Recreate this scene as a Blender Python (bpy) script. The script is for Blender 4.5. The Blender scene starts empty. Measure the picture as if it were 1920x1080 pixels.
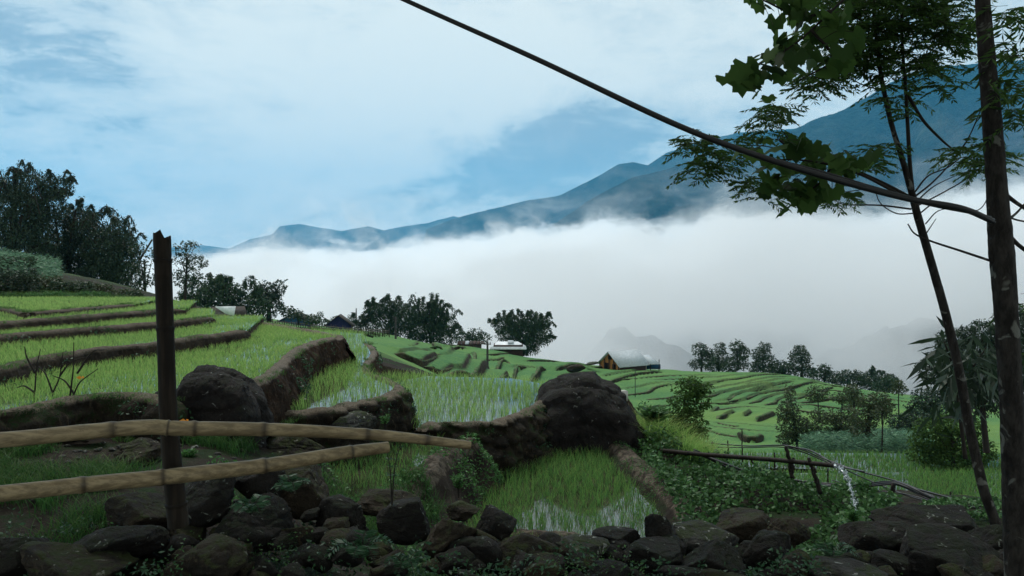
import bpy, math, random
import numpy as np
from mathutils import Vector
R = math.radians
sc = bpy.context.scene
COL = sc.collection

# ------------------------------------------------------------------ camera, sky, sun, exposure
F = 1493.0; PITCH = math.atan(40 / F)
cam_d = bpy.data.cameras.new('camera'); cam = bpy.data.objects.new('camera', cam_d); COL.objects.link(cam)
cam_d.lens = 28.0; cam_d.sensor_width = 36.0; cam_d.clip_start = 0.05; cam_d.clip_end = 40000
cam.location = (0, 0, 0); cam.rotation_euler = (R(90) - PITCH, 0, 0)
sc.camera = cam
sc.view_settings.view_transform = 'Standard'; sc.view_settings.look = 'None'
sc.view_settings.exposure = 0.88; sc.view_settings.gamma = 1.0; sc.view_settings.use_curve_mapping = False
sc.cycles.use_denoising = True
sc.cycles.max_bounces = 18; sc.cycles.diffuse_bounces = 3; sc.cycles.glossy_bounces = 3
sc.cycles.transmission_bounces = 3; sc.cycles.volume_bounces = 16; sc.cycles.transparent_max_bounces = 16
sc.cycles.volume_step_rate = 1.0; sc.cycles.volume_max_steps = 256
sc.cycles.use_light_tree = True
SUN_EL, SUN_AZ = R(52), R(-25)          # azimuth from +Y, negative = left

w = bpy.data.worlds.new('World'); sc.world = w; w.use_nodes = True
nt = w.node_tree; nt.nodes.clear()
class NG:
    """small helper to write node graphs"""
    def __init__(s, nt): s.nt = nt
    def n(s, t, **kw):
        nd = s.nt.nodes.new(t)
        ins = kw.pop('i', {})
        for k, v in kw.items(): setattr(nd, k, v)
        for k, v in ins.items():
            if isinstance(v, tuple) and len(v) == 2 and hasattr(v[0], 'bl_idname'): v = v[0].outputs[v[1]]
            if isinstance(v, bpy.types.Node): v = v.outputs[0]
            if isinstance(v, bpy.types.NodeSocket): s.nt.links.new(v, nd.inputs[k])
            else:
                nd.inputs[k].default_value = v
        return nd
    def m(s, op, a, b=0.0, c=0.0, clamp=False):
        return s.n('ShaderNodeMath', operation=op, use_clamp=clamp, i={0: a, 1: b, 2: c}).outputs[0]
    def vm(s, op, a, b=(0, 0, 0)):
        nd = s.n('ShaderNodeVectorMath', operation=op, i={0: a, 1: b})
        return nd.outputs['Value'] if op in ('LENGTH', 'DOT_PRODUCT', 'DISTANCE') else nd.outputs[0]
    def mix(s, f, a, b):
        nd = s.n('ShaderNodeMix', data_type='RGBA', clamp_factor=True)
        for k, v in ((0, f), (6, a), (7, b)):
            if isinstance(v, bpy.types.NodeSocket): s.nt.links.new(v, nd.inputs[k])
            else: nd.inputs[k].default_value = (tuple(v) + (1.0,))[:4] if k > 0 else v
        return nd.outputs[2]
    def ss(s, v, a, b):   # smoothstep
        nd = s.n('ShaderNodeMapRange', interpolation_type='SMOOTHSTEP', i={0: v, 1: a, 2: b, 3: 0.0, 4: 1.0})
        return nd.outputs[0]
    def noise(s, vec, scale, detail=4.0, rough=0.55, dist=0.0, out=0):
        nd = s.n('ShaderNodeTexNoise', i={'Vector': vec, 'Scale': scale, 'Detail': detail, 'Roughness': rough, 'Distortion': dist})
        return nd.outputs[out]
g = NG(nt)
sky = g.n('ShaderNodeTexSky', sky_type='NISHITA', sun_disc=False, sun_elevation=SUN_EL, sun_rotation=SUN_AZ, altitude=1200.0, air_density=1.0, dust_density=2.0, ozone_density=2.5)
tc = g.n('ShaderNodeTexCoord'); d = tc.outputs['Generated']
sep = g.n('ShaderNodeSeparateXYZ', i={0: d})
zc = g.m('MAXIMUM', sep.outputs[2], 0.0)
wn = g.n('ShaderNodeSeparateColor', i={0: g.noise(d, 5.0, 5, 0.6, 0.3, out=1)})
def blob(px, py, rx, ry):      # soft ellipse of cloud at a bearing, 1 in the middle
    ax = (px - 960) / F; az = (500 - py) / F
    y = g.m('MAXIMUM', sep.outputs[1], 0.05)
    u = g.m('DIVIDE', g.m('ADD', g.m('SUBTRACT', g.m('DIVIDE', sep.outputs[0], y), ax), g.m('MULTIPLY', g.m('SUBTRACT', wn.outputs[0], 0.5), 0.34)), rx / F)
    v = g.m('DIVIDE', g.m('ADD', g.m('SUBTRACT', g.m('DIVIDE', sep.outputs[2], y), az), g.m('MULTIPLY', g.m('SUBTRACT', wn.outputs[1], 0.5), 0.20)), ry / F)
    r2 = g.m('ADD', g.m('MULTIPLY', u, u), g.m('MULTIPLY', v, v))
    return g.m('MULTIPLY', g.m('SUBTRACT', 1.0, g.m('MINIMUM', r2, 1.0)), g.ss(sep.outputs[1], 0.0, 0.2))
# cloud deck coordinates: flattened towards the horizon
den = g.m('ADD', zc, 0.28)
cv = g.n('ShaderNodeCombineXYZ', i={0: g.m('DIVIDE', sep.outputs[0], den), 1: g.m('DIVIDE', sep.outputs[1], den), 2: g.m('MULTIPLY', sep.outputs[2], 4.0)}).outputs[0]
n1 = g.noise(cv, 1.1, 6, 0.55, 0.25)
n2 = g.noise(cv, 3.4, 9, 0.66, 0.5)
n3 = g.noise(cv, 0.45, 3, 0.5); n4 = g.noise(g.vm('ADD', cv, g.n('ShaderNodeVectorMath', operation='SCALE', i={0: g.noise(cv, 4.0, 4, 0.6, out=1), 3: 0.5}).outputs[0]), 8.0, 8, 0.68)
bright = g.m('ADD', g.m('MULTIPLY', g.m('SUBTRACT', n1, 0.5), 2.5), g.m('MULTIPLY', g.m('SUBTRACT', n2, 0.5), 2.0))
for (px, py, rx, ry, a) in [(740, 250, 330, 190, 0.42), (960, 110, 420, 200, 0.30), (1330, 60, 300, 160, 0.2), (420, 60, 300, 90, 0.15), (520, 440, 330, 70, 0.3),
                            (1030, 300, 260, 105, -0.75), (1120, 215, 200, 80, -0.4), (930, 170, 300, 150, 0.5), (700, 330, 260, 60, 0.3), (1230, 180, 200, 80, -0.25), (820, 375, 240, 34, -0.38), (560, 385, 130, 18, -0.3),
                            (180, 290, 420, 180, -0.22), (60, 120, 300, 200, -0.2), (1560, 200, 260, 120, -0.12)]:
    bright = g.m('ADD', bright, g.m('MULTIPLY', blob(px, py, rx, ry), a))
bright = g.m('ADD', bright, g.m('MULTIPLY', g.m('SUBTRACT', n3, 0.5), 0.4))
bright = g.m('ADD', bright, g.m('MULTIPLY', g.m('SUBTRACT', n4, 0.5), 1.1))
k = g.ss(bright, -0.80, 0.62)
cloud = g.mix(k, (2.7, 3.3, 3.38), (5.0, 5.25, 5.0))
cloud2 = g.mix(g.ss(g.m('ADD', k, g.m('MULTIPLY', g.m('SUBTRACT', n2, 0.5), 1.1)), 0.45, -0.15), cloud, (1.7, 2.2, 2.4))
cover = g.m('ADD', 0.86, g.m('MULTIPLY', k, 0.14))
skyc = g.mix(cover, sky.outputs[0], cloud2)
below = g.ss(sep.outputs[2], -0.02, -0.2)
skyc = g.mix(below, skyc, (1.2, 1.6, 1.6))
bg = g.n('ShaderNodeBackground', i={'Color': skyc, 'Strength': 0.10})
out = g.n('ShaderNodeOutputWorld', i={'Surface': bg})

sd = bpy.data.lights.new('sun', 'SUN'); sun = bpy.data.objects.new('sun', sd); COL.objects.link(sun)
sd.energy = 1.35; sd.angle = R(14); sd.color = (1.0, 0.97, 0.92)
sun.rotation_euler = Vector((-math.sin(SUN_AZ) * math.cos(SUN_EL), -math.cos(SUN_AZ) * math.cos(SUN_EL), -math.sin(SUN_EL))).to_track_quat('-Z', 'Y').to_euler()

# ------------------------------------------------------------------ helpers
CP, SP = math.cos(PITCH), math.sin(PITCH)
def P(px, py, Y):
    """the world point at forward distance Y seen at pixel (px, py) of the 1920x1080 frame"""
    px = np.asarray(px, float); py = np.asarray(py, float)
    v = (540 - py)
    dy = F * CP + v * SP; dz = -F * SP + v * CP
    return np.stack([(px - 960) / dy * Y, np.broadcast_to(Y, px.shape) + 0.0 * px, dz / dy * Y], -1)
def G(px, py, z):
    """the world point at height z seen at pixel (px, py)"""
    px = np.asarray(px, float); py = np.asarray(py, float)
    v = (540 - py)
    dy = F * CP + v * SP; dz = -F * SP + v * CP
    t = z / dz
    return np.stack([(px - 960) * t, dy * t, np.broadcast_to(z, px.shape) + 0.0 * px], -1)
def _h(ix, iy, iz):
    h = (ix * 374761393 + iy * 668265263 + iz * 2147483647 + 1013904223) & 0xffffffff
    h = ((h ^ (h >> 13)) * 1274126177) & 0xffffffff
    return ((h ^ (h >> 16)) & 0xffffff) / float(0xffffff)
def vnoise(p):
    """value noise on an (N,3) array, -1..1"""
    p = np.asarray(p, float); i = np.floor(p).astype(np.int64); f = p - i; u = f * f * f * (f * (f * 6 - 15) + 10)
    r = 0
    for dx in (0, 1):
        for dy in (0, 1):
            for dz in (0, 1):
                wgt = (u[..., 0] if dx else 1 - u[..., 0]) * (u[..., 1] if dy else 1 - u[..., 1]) * (u[..., 2] if dz else 1 - u[..., 2])
                r = r + wgt * _h(i[..., 0] + dx, i[..., 1] + dy, i[..., 2] + dz)
    return r * 2 - 1
def fbm(p, o=4, rough=0.5):
    p = np.asarray(p, float); a = 1; s = 0; t = 0
    for k_ in range(o):
        s = s + a * vnoise(p * 2 ** k_ + 17.3 * k_); t += a; a *= rough
    return s / t
def mesh(name, V, Fc, mat=None, parent=None, smooth=False, attrs=None, loc=None):
    """V (N,3); Fc one int array (M,k) or a list of such arrays"""
    V = np.asarray(V, np.float32).reshape(-1, 3)
    if loc is not None: V = V - np.asarray(loc, np.float32)
    Fl = [np.asarray(a, np.int32) for a in (Fc if isinstance(Fc, list) else [Fc]) if len(a)]
    me = bpy.data.meshes.new(name)
    me.vertices.add(len(V)); me.vertices.foreach_set('co', V.ravel())
    tot = sum(a.size for a in Fl); nf = sum(len(a) for a in Fl)
    me.loops.add(tot); me.loops.foreach_set('vertex_index', np.concatenate([a.ravel() for a in Fl]))
    sizes = np.concatenate([np.full(len(a), a.shape[1]) for a in Fl])
    starts = np.concatenate([[0], np.cumsum(sizes)[:-1]])
    me.polygons.add(nf); me.polygons.foreach_set('loop_start', starts.astype(np.int32))
    me.polygons.foreach_set('loop_total', sizes.astype(np.int32))
    if smooth: me.polygons.foreach_set('use_smooth', np.ones(nf, bool))
    for k_, v in (attrs or {}).items():
        v = np.asarray(v, np.float32)
        if v.ndim == 1: me.attributes.new(k_, 'FLOAT', 'POINT').data.foreach_set('value', v)
        else: me.attributes.new(k_, 'FLOAT_COLOR', 'POINT').data.foreach_set('color', np.c_[v, np.ones(len(v))].astype(np.float32).ravel())
    me.update(calc_edges=True); me.validate()
    if mat: me.materials.append(mat)
    o = bpy.data.objects.new(name, me); COL.objects.link(o)
    if loc is not None and parent is None: o.location = loc
    if parent is not None: o.parent = parent
    return o
def tag(o, label=None, cat=None, group=None, kind=None):
    if label: o['label'] = label
    if cat: o['category'] = cat
    if group: o['group'] = group
    if kind: o['kind'] = kind
    return o
def empty(name, loc, label, cat, group=None):
    o = bpy.data.objects.new(name, None); COL.objects.link(o); o.location = [float(c) for c in loc]; o.empty_display_size = 0.2
    return tag(o, label, cat, group)
def grid_faces(nr, nc, closed=False):
    i = np.arange(nr - 1)[:, None]; j = np.arange(nc if closed else nc - 1)[None, :]
    j2 = (j + 1) % nc
    a = i * nc + j; b = i * nc + j2; c = (i + 1) * nc + j2; d_ = (i + 1) * nc + j
    return np.stack([a, b, c, d_], -1).reshape(-1, 4)
class MB:
    """collects pieces into one mesh"""
    def __init__(s): s.V = []; s.F = []; s.n = 0; s.A = []
    def add(s, V, Fc, a=None):
        V = np.asarray(V, float).reshape(-1, 3)
        for q in (Fc if isinstance(Fc, list) else [Fc]): s.F.append(np.asarray(q, np.int64) + s.n)
        s.V.append(V); s.n += len(V); s.A.append(np.full(len(V), 0.5) if a is None else np.broadcast_to(a, (len(V),)))
    def build(s, name, mat, parent=None, smooth=False, loc=None, attr=None):
        by = {}
        for q in s.F: by.setdefault(q.shape[1], []).append(q)
        at = {attr: np.concatenate(s.A)} if attr else None
        return mesh(name, np.concatenate(s.V), [np.concatenate(v) for v in by.values()], mat, parent, smooth, at, loc)
def box(c, size, rz=0.0):
    s = np.array(size, float) / 2
    v = np.array([[x, y, z] for x in (-1, 1) for y in (-1, 1) for z in (-1, 1)]) * s
    cs, sn = math.cos(rz), math.sin(rz)
    v = np.c_[v[:, 0] * cs - v[:, 1] * sn, v[:, 0] * sn + v[:, 1] * cs, v[:, 2]] + np.array(c, float)
    return v, np.array([[0, 1, 3, 2], [4, 6, 7, 5], [0, 4, 5, 1], [2, 3, 7, 6], [0, 2, 6, 4], [1, 5, 7, 3]])
def tube(path, rad, n=8, cap=True):
    """tube along a path (K,3) with radii (K,)"""
    path = np.asarray(path, float); K = len(path); rad = np.broadcast_to(rad, (K,)).astype(float)
    T = np.gradient(path, axis=0); T /= np.linalg.norm(T, axis=1)[:, None] + 1e-12
    up = np.array([0, 0, 1.0]) if abs(T[0][2]) < 0.9 else np.array([1.0, 0, 0])
    Ns = []; nrm = np.cross(T[0], up); nrm /= np.linalg.norm(nrm)
    for k_ in range(K):
        nrm = nrm - T[k_] * np.dot(nrm, T[k_]); nrm /= np.linalg.norm(nrm); Ns.append(nrm.copy())
    Ns = np.array(Ns); Bs = np.cross(T, Ns)
    a = np.linspace(0, 2 * math.pi, n, endpoint=False)
    V = path[:, None] + rad[:, None, None] * (np.cos(a)[None, :, None] * Ns[:, None] + np.sin(a)[None, :, None] * Bs[:, None])
    V = V.reshape(-1, 3); Fq = grid_faces(K, n, True)
    if not cap: return V, Fq
    V = np.vstack([V, path[0], path[-1]])
    j = np.arange(n); j2 = (j + 1) % n
    c0 = np.stack([np.full(n, K * n), j2, j], -1); c1 = np.stack([np.full(n, K * n + 1), (K - 1) * n + j, (K - 1) * n + j2], -1)
    return V, [Fq, np.vstack([c0, c1])]
def spline(pts, n):
    """Catmull-Rom through pts, n samples"""
    p = np.asarray(pts, float); p = np.vstack([2 * p[0] - p[1], p, 2 * p[-1] - p[-2]])
    t = np.linspace(0, len(p) - 3 - 1e-9, n); i = t.astype(int); f = (t - i)[:, None]
    a, b, c, d_ = p[i], p[i + 1], p[i + 2], p[i + 3]
    return 0.5 * (2 * b + (c - a) * f + (2 * a - 5 * b + 4 * c - d_) * f ** 2 + (3 * b - a - 3 * c + d_) * f ** 3)
def mat(name):
    m = bpy.data.materials.new(name); m.use_nodes = True; m.node_tree.nodes.clear()
    return m, NG(m.node_tree)
def finish(m, g, base, rough=0.8, bump=None, bstr=0.5, bdist=0.02, spec=0.3, **kw):
    ins = {'Base Color': base, 'Roughness': rough, 'Specular IOR Level': spec}; ins.update(kw)
    if not isinstance(base, bpy.types.NodeSocket): ins['Base Color'] = (tuple(base) + (1.0,))[:4]
    if bump is not None:
        b = g.n('ShaderNodeBump', i={'Height': bump, 'Strength': bstr, 'Distance': bdist}); ins['Normal'] = b.outputs[0]
    p = g.n('ShaderNodeBsdfPrincipled', i=ins); g.n('ShaderNodeOutputMaterial', i={'Surface': p}); return m
def pos(g): return g.n('ShaderNodeNewGeometry').outputs['Position']
def objc(g): return g.n('ShaderNodeTexCoord').outputs['Object']

# ------------------------------------------------------------------ mountains across the valley
def mountain_mat(name, c1, c2, c3, sc_):
    m, g = mat(name); p = pos(g)
    n1 = g.noise(p, 0.004 * sc_, 6, 0.6); n2 = g.noise(p, 0.03 * sc_, 6, 0.7); n3 = g.noise(p, 0.0016 * sc_, 4, 0.6); n4 = g.noise(p, 0.11 * sc_, 4, 0.7)
    c = g.mix(g.ss(g.m('ADD', g.m('MULTIPLY', n2, .5), g.m('MULTIPLY', n4, .5)), 0.40, 0.60), c1, c2); c = g.mix(g.ss(n1, 0.6, 0.72), c, c3)
    c = g.mix(g.m('MULTIPLY', g.ss(n3, 0.68, 0.74), g.ss(n2, 0.5, 0.6)), c, (0.20, 0.19, 0.17))
    return finish(m, g, c, 0.95, g.m('ADD', n2, g.m('MULTIPLY', n1, 2.0)), 1.0, 60.0, 0.05)
M_mt = mountain_mat('forest_slope', (0.007, 0.018, 0.018), (0.030, 0.055, 0.040), (0.052, 0.075, 0.048), 1.0)
M_mtf = mountain_mat('far_slope', (0.02, 0.035, 0.03), (0.03, 0.045, 0.035), (0.035, 0.05, 0.04), 0.5)
def mountain(name, prof, Yr, depth, zfoot, m, spur, seed, rows=120, cols=340, rough=0.5, back=0.5, YR2=None):
    """ridge through the profile pixels at distance Yr; slopes down towards us to zfoot over depth metres"""
    px = np.array([p_[0] for p_ in prof], float); py = np.array([p_[1] for p_ in prof], float)
    xs = np.linspace(px[0], px[-1], cols); yy = np.interp(xs, px, py)
    yr = np.interp(xs, [px[0], px[-1]], [Yr, YR2 or Yr])
    top = P(xs, yy, yr)
    t = np.concatenate([np.linspace(-back, -0.02, 12), np.linspace(0, 1, rows)])
    TT, XX = np.meshgrid(t, top[:, 0], indexing='ij')
    YY = np.where(TT < 0, yr[None] - TT * depth, yr[None] - TT * depth)
    Zr = top[None, :, 2]
    f = np.abs(TT); prof_ = 1 - f ** 0.9
    Z = zfoot + (Zr - zfoot) * np.clip(prof_, 0, 1)
    p3 = np.stack([XX / spur + seed, YY / (spur * 2.2) + TT * 0.4, np.zeros_like(XX)], -1)
    rid = 1 - np.abs(fbm(p3, 5, rough)) * 2.2
    env = np.clip(f * 6, 0, 1) * (1 - 0.3 * f)
    Z = Z + (rid - 0.75) * env * 0.34 * (Zr - zfoot)
    crest = fbm(np.stack([XX / (spur * 0.12), YY / (spur * 0.12), XX * 0 + seed], -1), 4, 0.6)
    Z = Z + crest * 0.012 * (Zr - zfoot)
    o = mesh(name, np.stack([XX, YY, Z], -1).reshape(-1, 3), grid_faces(len(t), cols)[:, ::-1], m, smooth=True)
    return tag(o, kind='structure')
mountain('mountain_range', [(300, 466), (380, 460), (430, 466), (470, 448), (510, 440), (525, 424), (560, 420), (600, 426), (640, 434), (690, 424), (720, 432), (760, 424), (800, 418), (850, 405), (900, 420), (1000, 430), (1100, 450)],
         9500, 2500, -300, M_mtf, 1500, 3.1, 60, 260, YR2=8000)
mountain('mountain_ridge', [(800, 430), (850, 410), (920, 392), (990, 376), (1050, 366), (1100, 342), (1160, 309), (1185, 304), (1215, 310), (1250, 286), (1300, 268), (1380, 250), (1500, 240)],
         6000, 2200, -350, M_mtf, 900, 7.7, 90, 260)
mountain('mountain_slope', [(1000, 450), (1060, 405), (1100, 378), (1180, 335), (1250, 318), (1300, 300), (1380, 268), (1470, 250), (1520, 228), (1580, 205), (1640, 175), (1690, 145), (1740, 126), (1800, 122), (1880, 112), (1960, 118), (2100, 60), (2400, 40)],
         3600, 2500, -330, M_mt, 520, 1.3, 170, 480)

# valley floor between our hill and the mountains
xs = np.concatenate([np.linspace(-3500, -200, 40), np.linspace(-180, 1500, 150), np.linspace(1550, 4500, 40)]); ys = np.concatenate([np.linspace(130, 1500, 150), np.linspace(1550, 9500, 60)])
YY, XX = np.meshgrid(ys, xs, indexing='ij')
ZZ = np.interp(YY, [130, 190, 300, 700, 1200, 2500, 9500], [-24, -40, -75, -150, -260, -330, -300]) + 30 * fbm(np.stack([XX / 180, YY / 180, XX * 0], -1), 5) * np.clip((YY - 160) / 300, 0, 1)
for cx_, cy_, zt_, sx_, sy_ in ((600, 1080, -96, 460, 220), (260, 1200, -122, 300, 190), (1000, 1300, -70, 380, 240)):     # wooded spurs showing through the mist
    ZZ = np.maximum(ZZ, zt_ - 420 * (1 - np.exp(-((XX - cx_) / sx_) ** 2 / 2 - ((YY - cy_) / sy_) ** 2 / 2)) + 90 * fbm(np.stack([XX / 170, YY / 170, XX * 0], -1), 7, .6))
tag(mesh('valley_ground', np.stack([XX, YY, ZZ], -1).reshape(-1, 3), grid_faces(len(ys), len(xs)), M_mt, smooth=True), kind='structure')

# ------------------------------------------------------------------ air: haze and the sea of cloud
def vol_box(name, lo, hi, m):
    lo = np.array(lo, float); hi = np.array(hi, float)
    v, f = box((lo + hi) / 2, hi - lo); o = mesh(name, v, f, m); return tag(o, kind='stuff')
m, g = mat('haze_air')
pv = g.n('ShaderNodeVolumePrincipled', i={'Color': (0.13, 0.60, 0.98, 1), 'Density': 0.000075, 'Anisotropy': 0.2})
g.n('ShaderNodeOutputMaterial', i={'Volume': pv})
HAZE = vol_box('haze', (-9000, -60, -420), (9000, 12500, 1500), m)
m, g = mat('cloud_vapour')
p = pos(g); sp = g.n('ShaderNodeSeparateXYZ', i={0: p})
X_, Y_, Z_ = sp.outputs
wv = g.n('ShaderNodeVectorMath', operation='MULTIPLY', i={0: p, 1: (1.0, 0.7, 1.6)}).outputs[0]
nA = g.noise(wv, 0.0020, 2, 0.5); nB = g.noise(wv, 0.0056, 8, 0.68, 0.4)
u = g.m('DIVIDE', X_, Y_)
# height of the cloud top by bearing: it climbs to the right
cr = g.n('ShaderNodeFloatCurve', i={'Value': g.m('ADD', g.m('MULTIPLY', u, 0.5), 0.5)})
cur = cr.mapping.curves[0]; pts = [(0.0, 0.004), (0.30, 0.012), (0.38, 0.022), (0.463, 0.034), (0.513, 0.048), (0.613, 0.060), (0.68, 0.062), (0.747, 0.072), (0.82, 0.105), (1.0, 0.13)]
cur.points[0].location = pts[0]; cur.points[1].location = pts[-1]
for q in pts[1:-1]: cur.points.new(*q)
cr.mapping.update()
top = g.m('MULTIPLY', cr.outputs[0], Y_)
top = g.m('ADD', top, g.m('MULTIPLY', g.m('SUBTRACT', nA, 0.5), 90.0))
dB = g.m('MULTIPLY', g.m('SUBTRACT', nB, 0.56), 330.0)
top = g.m('ADD', top, dB)
upper = g.ss(g.m('SUBTRACT', top, Z_), 0.0, 14.0)
nC = g.noise(wv, 0.0040, 6, 0.6, 0.3)
# the lower right is thin mist with holes over the valley side
wA = g.m('MULTIPLY', g.m('SUBTRACT', nA, 0.5), 0.9); wB = g.m('MULTIPLY', g.m('SUBTRACT', nC, 0.5), 0.20)
thin = g.m('MULTIPLY', g.ss(g.m('ADD', u, wA), -0.06, 0.22), g.ss(g.m('ADD', g.m('DIVIDE', Z_, Y_), wB), -0.045, -0.095))
dens = g.m('MULTIPLY', upper, g.m('ADD', g.m('SUBTRACT', 1.0, thin), g.m('MULTIPLY', thin, g.m('ADD', 0.04, g.ss(nC, 0.48, 0.63)))))
nD = g.noise(wv, 0.0075, 7, 0.66, 0.6)
wisp = g.m('MULTIPLY', g.m('MULTIPLY', g.ss(nD, 0.56, 0.74), g.ss(g.m('SUBTRACT', Z_, top), 190.0, 0.0)), 0.30)
dens = g.m('MAXIMUM', dens, wisp)
near = g.m('ADD', 0.05, g.m('MULTIPLY', 0.93, g.ss(Y_, 480.0, 950.0)))
dens = g.m('MULTIPLY', g.m('MULTIPLY', dens, near), 0.0095)
pv = g.n('ShaderNodeVolumePrincipled', i={'Color': (0.998, 0.9995, 1.0, 1), 'Density': dens, 'Anisotropy': 0.0})
g.n('ShaderNodeOutputMaterial', i={'Volume': pv})
CLOUD = vol_box('cloud', (-2600, 230, -380), (2900, 3400, 420), m)

# ------------------------------------------------------------------ terrain
def seg_dist(X, Y, poly, closed=False):
    """distance to a polyline, parameter along it (0..1), side sign (left of direction = +)"""
    p = np.asarray(poly, float)[:, :2]; q = np.vstack([p, p[:1]]) if closed else p
    L = np.linalg.norm(np.diff(q, axis=0), axis=1); cum = np.concatenate([[0], np.cumsum(L)]) / max(L.sum(), 1e-9)
    best = np.full(X.shape, 1e9); t_ = np.zeros(X.shape); sgn = np.zeros(X.shape)
    for a, b, l, c in zip(q[:-1], q[1:], L, cum):
        if l < 1e-9: continue
        dx, dy = (b - a) / l
        s = np.clip((X - a[0]) * dx + (Y - a[1]) * dy, 0, l)
        ex = X - a[0] - s * dx; ey = Y - a[1] - s * dy
        dd = ex * ex + ey * ey; m_ = dd < best
        best = np.where(m_, dd, best); t_ = np.where(m_, c + s / (L.sum()), t_); sgn = np.where(m_, np.sign(dx * ey - dy * ex), sgn)
    return np.sqrt(best), t_, sgn
def inside(X, Y, poly):
    p = np.asarray(poly, float); r = np.zeros(X.shape, bool)
    for (x1, y1), (x2, y2) in zip(p[:, :2], np.roll(p[:, :2], -1, 0)):
        c = ((y1 > Y) != (y2 > Y)) & (X < (x2 - x1) * (Y - y1) / (y2 - y1 + 1e-12) + x1)
        r ^= c
    return r
# control points of the smooth hillside: pixel + distance, or X, Y, z directly
ctl = []
for a in [(730,625,140),(640,616,135),(540,606,130),(430,602,115),(360,600,100),(760,636,135),(760,660,125),(760,700,105),(900,652,130),(900,670,120),(900,690,110),(900,712,100),
          (1000,672,135),(1000,700,115),(1000,735,95),(1060,678,135),(1150,690,132),(1150,715,118),(1150,760,95),(1250,692,136),(1300,697,140),(1400,697,145),(1300,740,110),(1300,780,92),(1300,830,70),(1330,865,50),
          (1400,720,128),(1400,760,104),(1400,800,84),(1400,850,58),(1400,885,40),(1500,705,146),(1500,730,130),(1500,760,108),(1500,820,76),(1500,860,52),(1560,720,142),(1600,760,112),(1600,800,85),(1600,840,62),(1600,866,46),
          (1700,740,135),(1700,790,88),(1700,840,62),(1700,868,45),(1850,770,110),(1850,820,70),(1850,868,44),(2100,800,80),(2100,880,40),
          (1400,915,14.0),(1300,868,14.5),(1400,935,11),(1480,915,12.5),(1560,955,10.5),(1640,1005,8.6),(1350,905,12),(1250,850,15),
          (1700,1000,7.6),(1850,990,7.4),(1960,990,7.4),(1750,1125,5.6),(1950,1125,5.6),(1450,1125,5.4),(1200,1125,5.2),(950,1125,5.0),(700,1125,4.8),(450,1125,4.7),(200,1125,4.7),(0,1125,4.7),(-150,1125,4.7),
          (100,960,5.9),(0,900,6.7),(-150,900,6.7),(250,880,7.2),(100,850,7.7),(0,800,8.6),(250,805,8.8),(-150,790,8.8),(150,775,9.4),(380,850,7.8),(330,905,6.6),(450,830,8.6),
          (0,562,25),(-150,560,25),(100,562,26),(200,563,27.5),(0,530,31),(0,500,38),(-150,490,38),(90,515,40),(180,522,45),(240,560,52),(300,588,62),(120,545,29),(-200,470,60),(0,486,70),(150,520,75),(260,560,85)]:
    ctl.append(P(*a))
ctl = [tuple(c) for c in ctl]
ctl += [(-3,1,-1.75),(0,1,-1.75),(3,1,-1.8),(-3,2.6,-1.85),(0,2.6,-1.87),(3,2.6,-1.95),(0.9,7.2,-3.3),(2.3,7.6,-3.4),(-0.3,7.0,-2.9),(-1.2,7.0,-2.6),
        (1,12,-3.4),(-0.5,11,-2.9),(3.2,8.0,-3.2),(5.2,17,-6.4),(8,21,-8.0),(12,25,-8.6),(12,31,-8.8),(20,30,-9),(-2,28,-4.2),(0,22,-4.0),(2,20,-4.6),(4,24,-7.0),(0,40,-8),(0,60,-11),(5,45,-10.5),(-8,50,-5.5),(-8,80,-8),(8,60,-12),(-10,35,-3),
        (-120,200,-14),(-60,200,-30),(0,200,-38),(60,200,-42),(130,200,-44),(-60,165,-12),(-20,165,-22),(20,165,-27),(60,165,-29),(100,165,-30),(6,16.5,-5.2)]
ctl = np.array(ctl)
def uv(X, Y):
    Yc = np.maximum(Y, 0.5); return np.stack([X / (Yc + 1.0) * 1.6, np.log(Yc + 0.8)], -1)
def tps_k(r2): return 0.5 * r2 * np.log(r2 + 1e-9)
Cq = uv(ctl[:, 0], ctl[:, 1]); n_ = len(Cq)
K_ = tps_k(((Cq[:, None] - Cq[None]) ** 2).sum(-1)) + 2e-3 * np.eye(n_)
Pq = np.c_[np.ones(n_), Cq]
A_ = np.block([[K_, Pq], [Pq.T, np.zeros((3, 3))]])
Wq = np.linalg.solve(A_, np.concatenate([ctl[:, 2], np.zeros(3)]))
def base_h(X, Y):
    sh = X.shape; q = uv(X.ravel(), Y.ravel()); r = np.empty(len(q))
    for i in range(0, len(q), 60000):
        b = q[i:i + 60000]; r[i:i + 60000] = tps_k(((b[:, None] - Cq[None]) ** 2).sum(-1)) @ Wq[:n_] + np.c_[np.ones(len(b)), b] @ Wq[n_:]
    return r.reshape(sh)
def on_base(px, py, y0=60.0, y1=165.0):
    """where the sight line through a pixel meets the smooth hillside"""
    Ys = np.geomspace(y0, y1, 220); p = P(np.full(220, px), np.full(220, py), Ys)
    dz = p[:, 2] - base_h(p[:, 0], p[:, 1]); k_ = np.where(dz < 0)[0]
    return p[k_[0]] if len(k_) else p[np.argmin(np.abs(dz))]

def E_(pts, z, lip=0.06): return G([p_[0] for p_ in pts], [p_[1] for p_ in pts], z + lip)[:, :2]
def sm(e, n=60): return spline(e, n)[:, :2]
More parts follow.
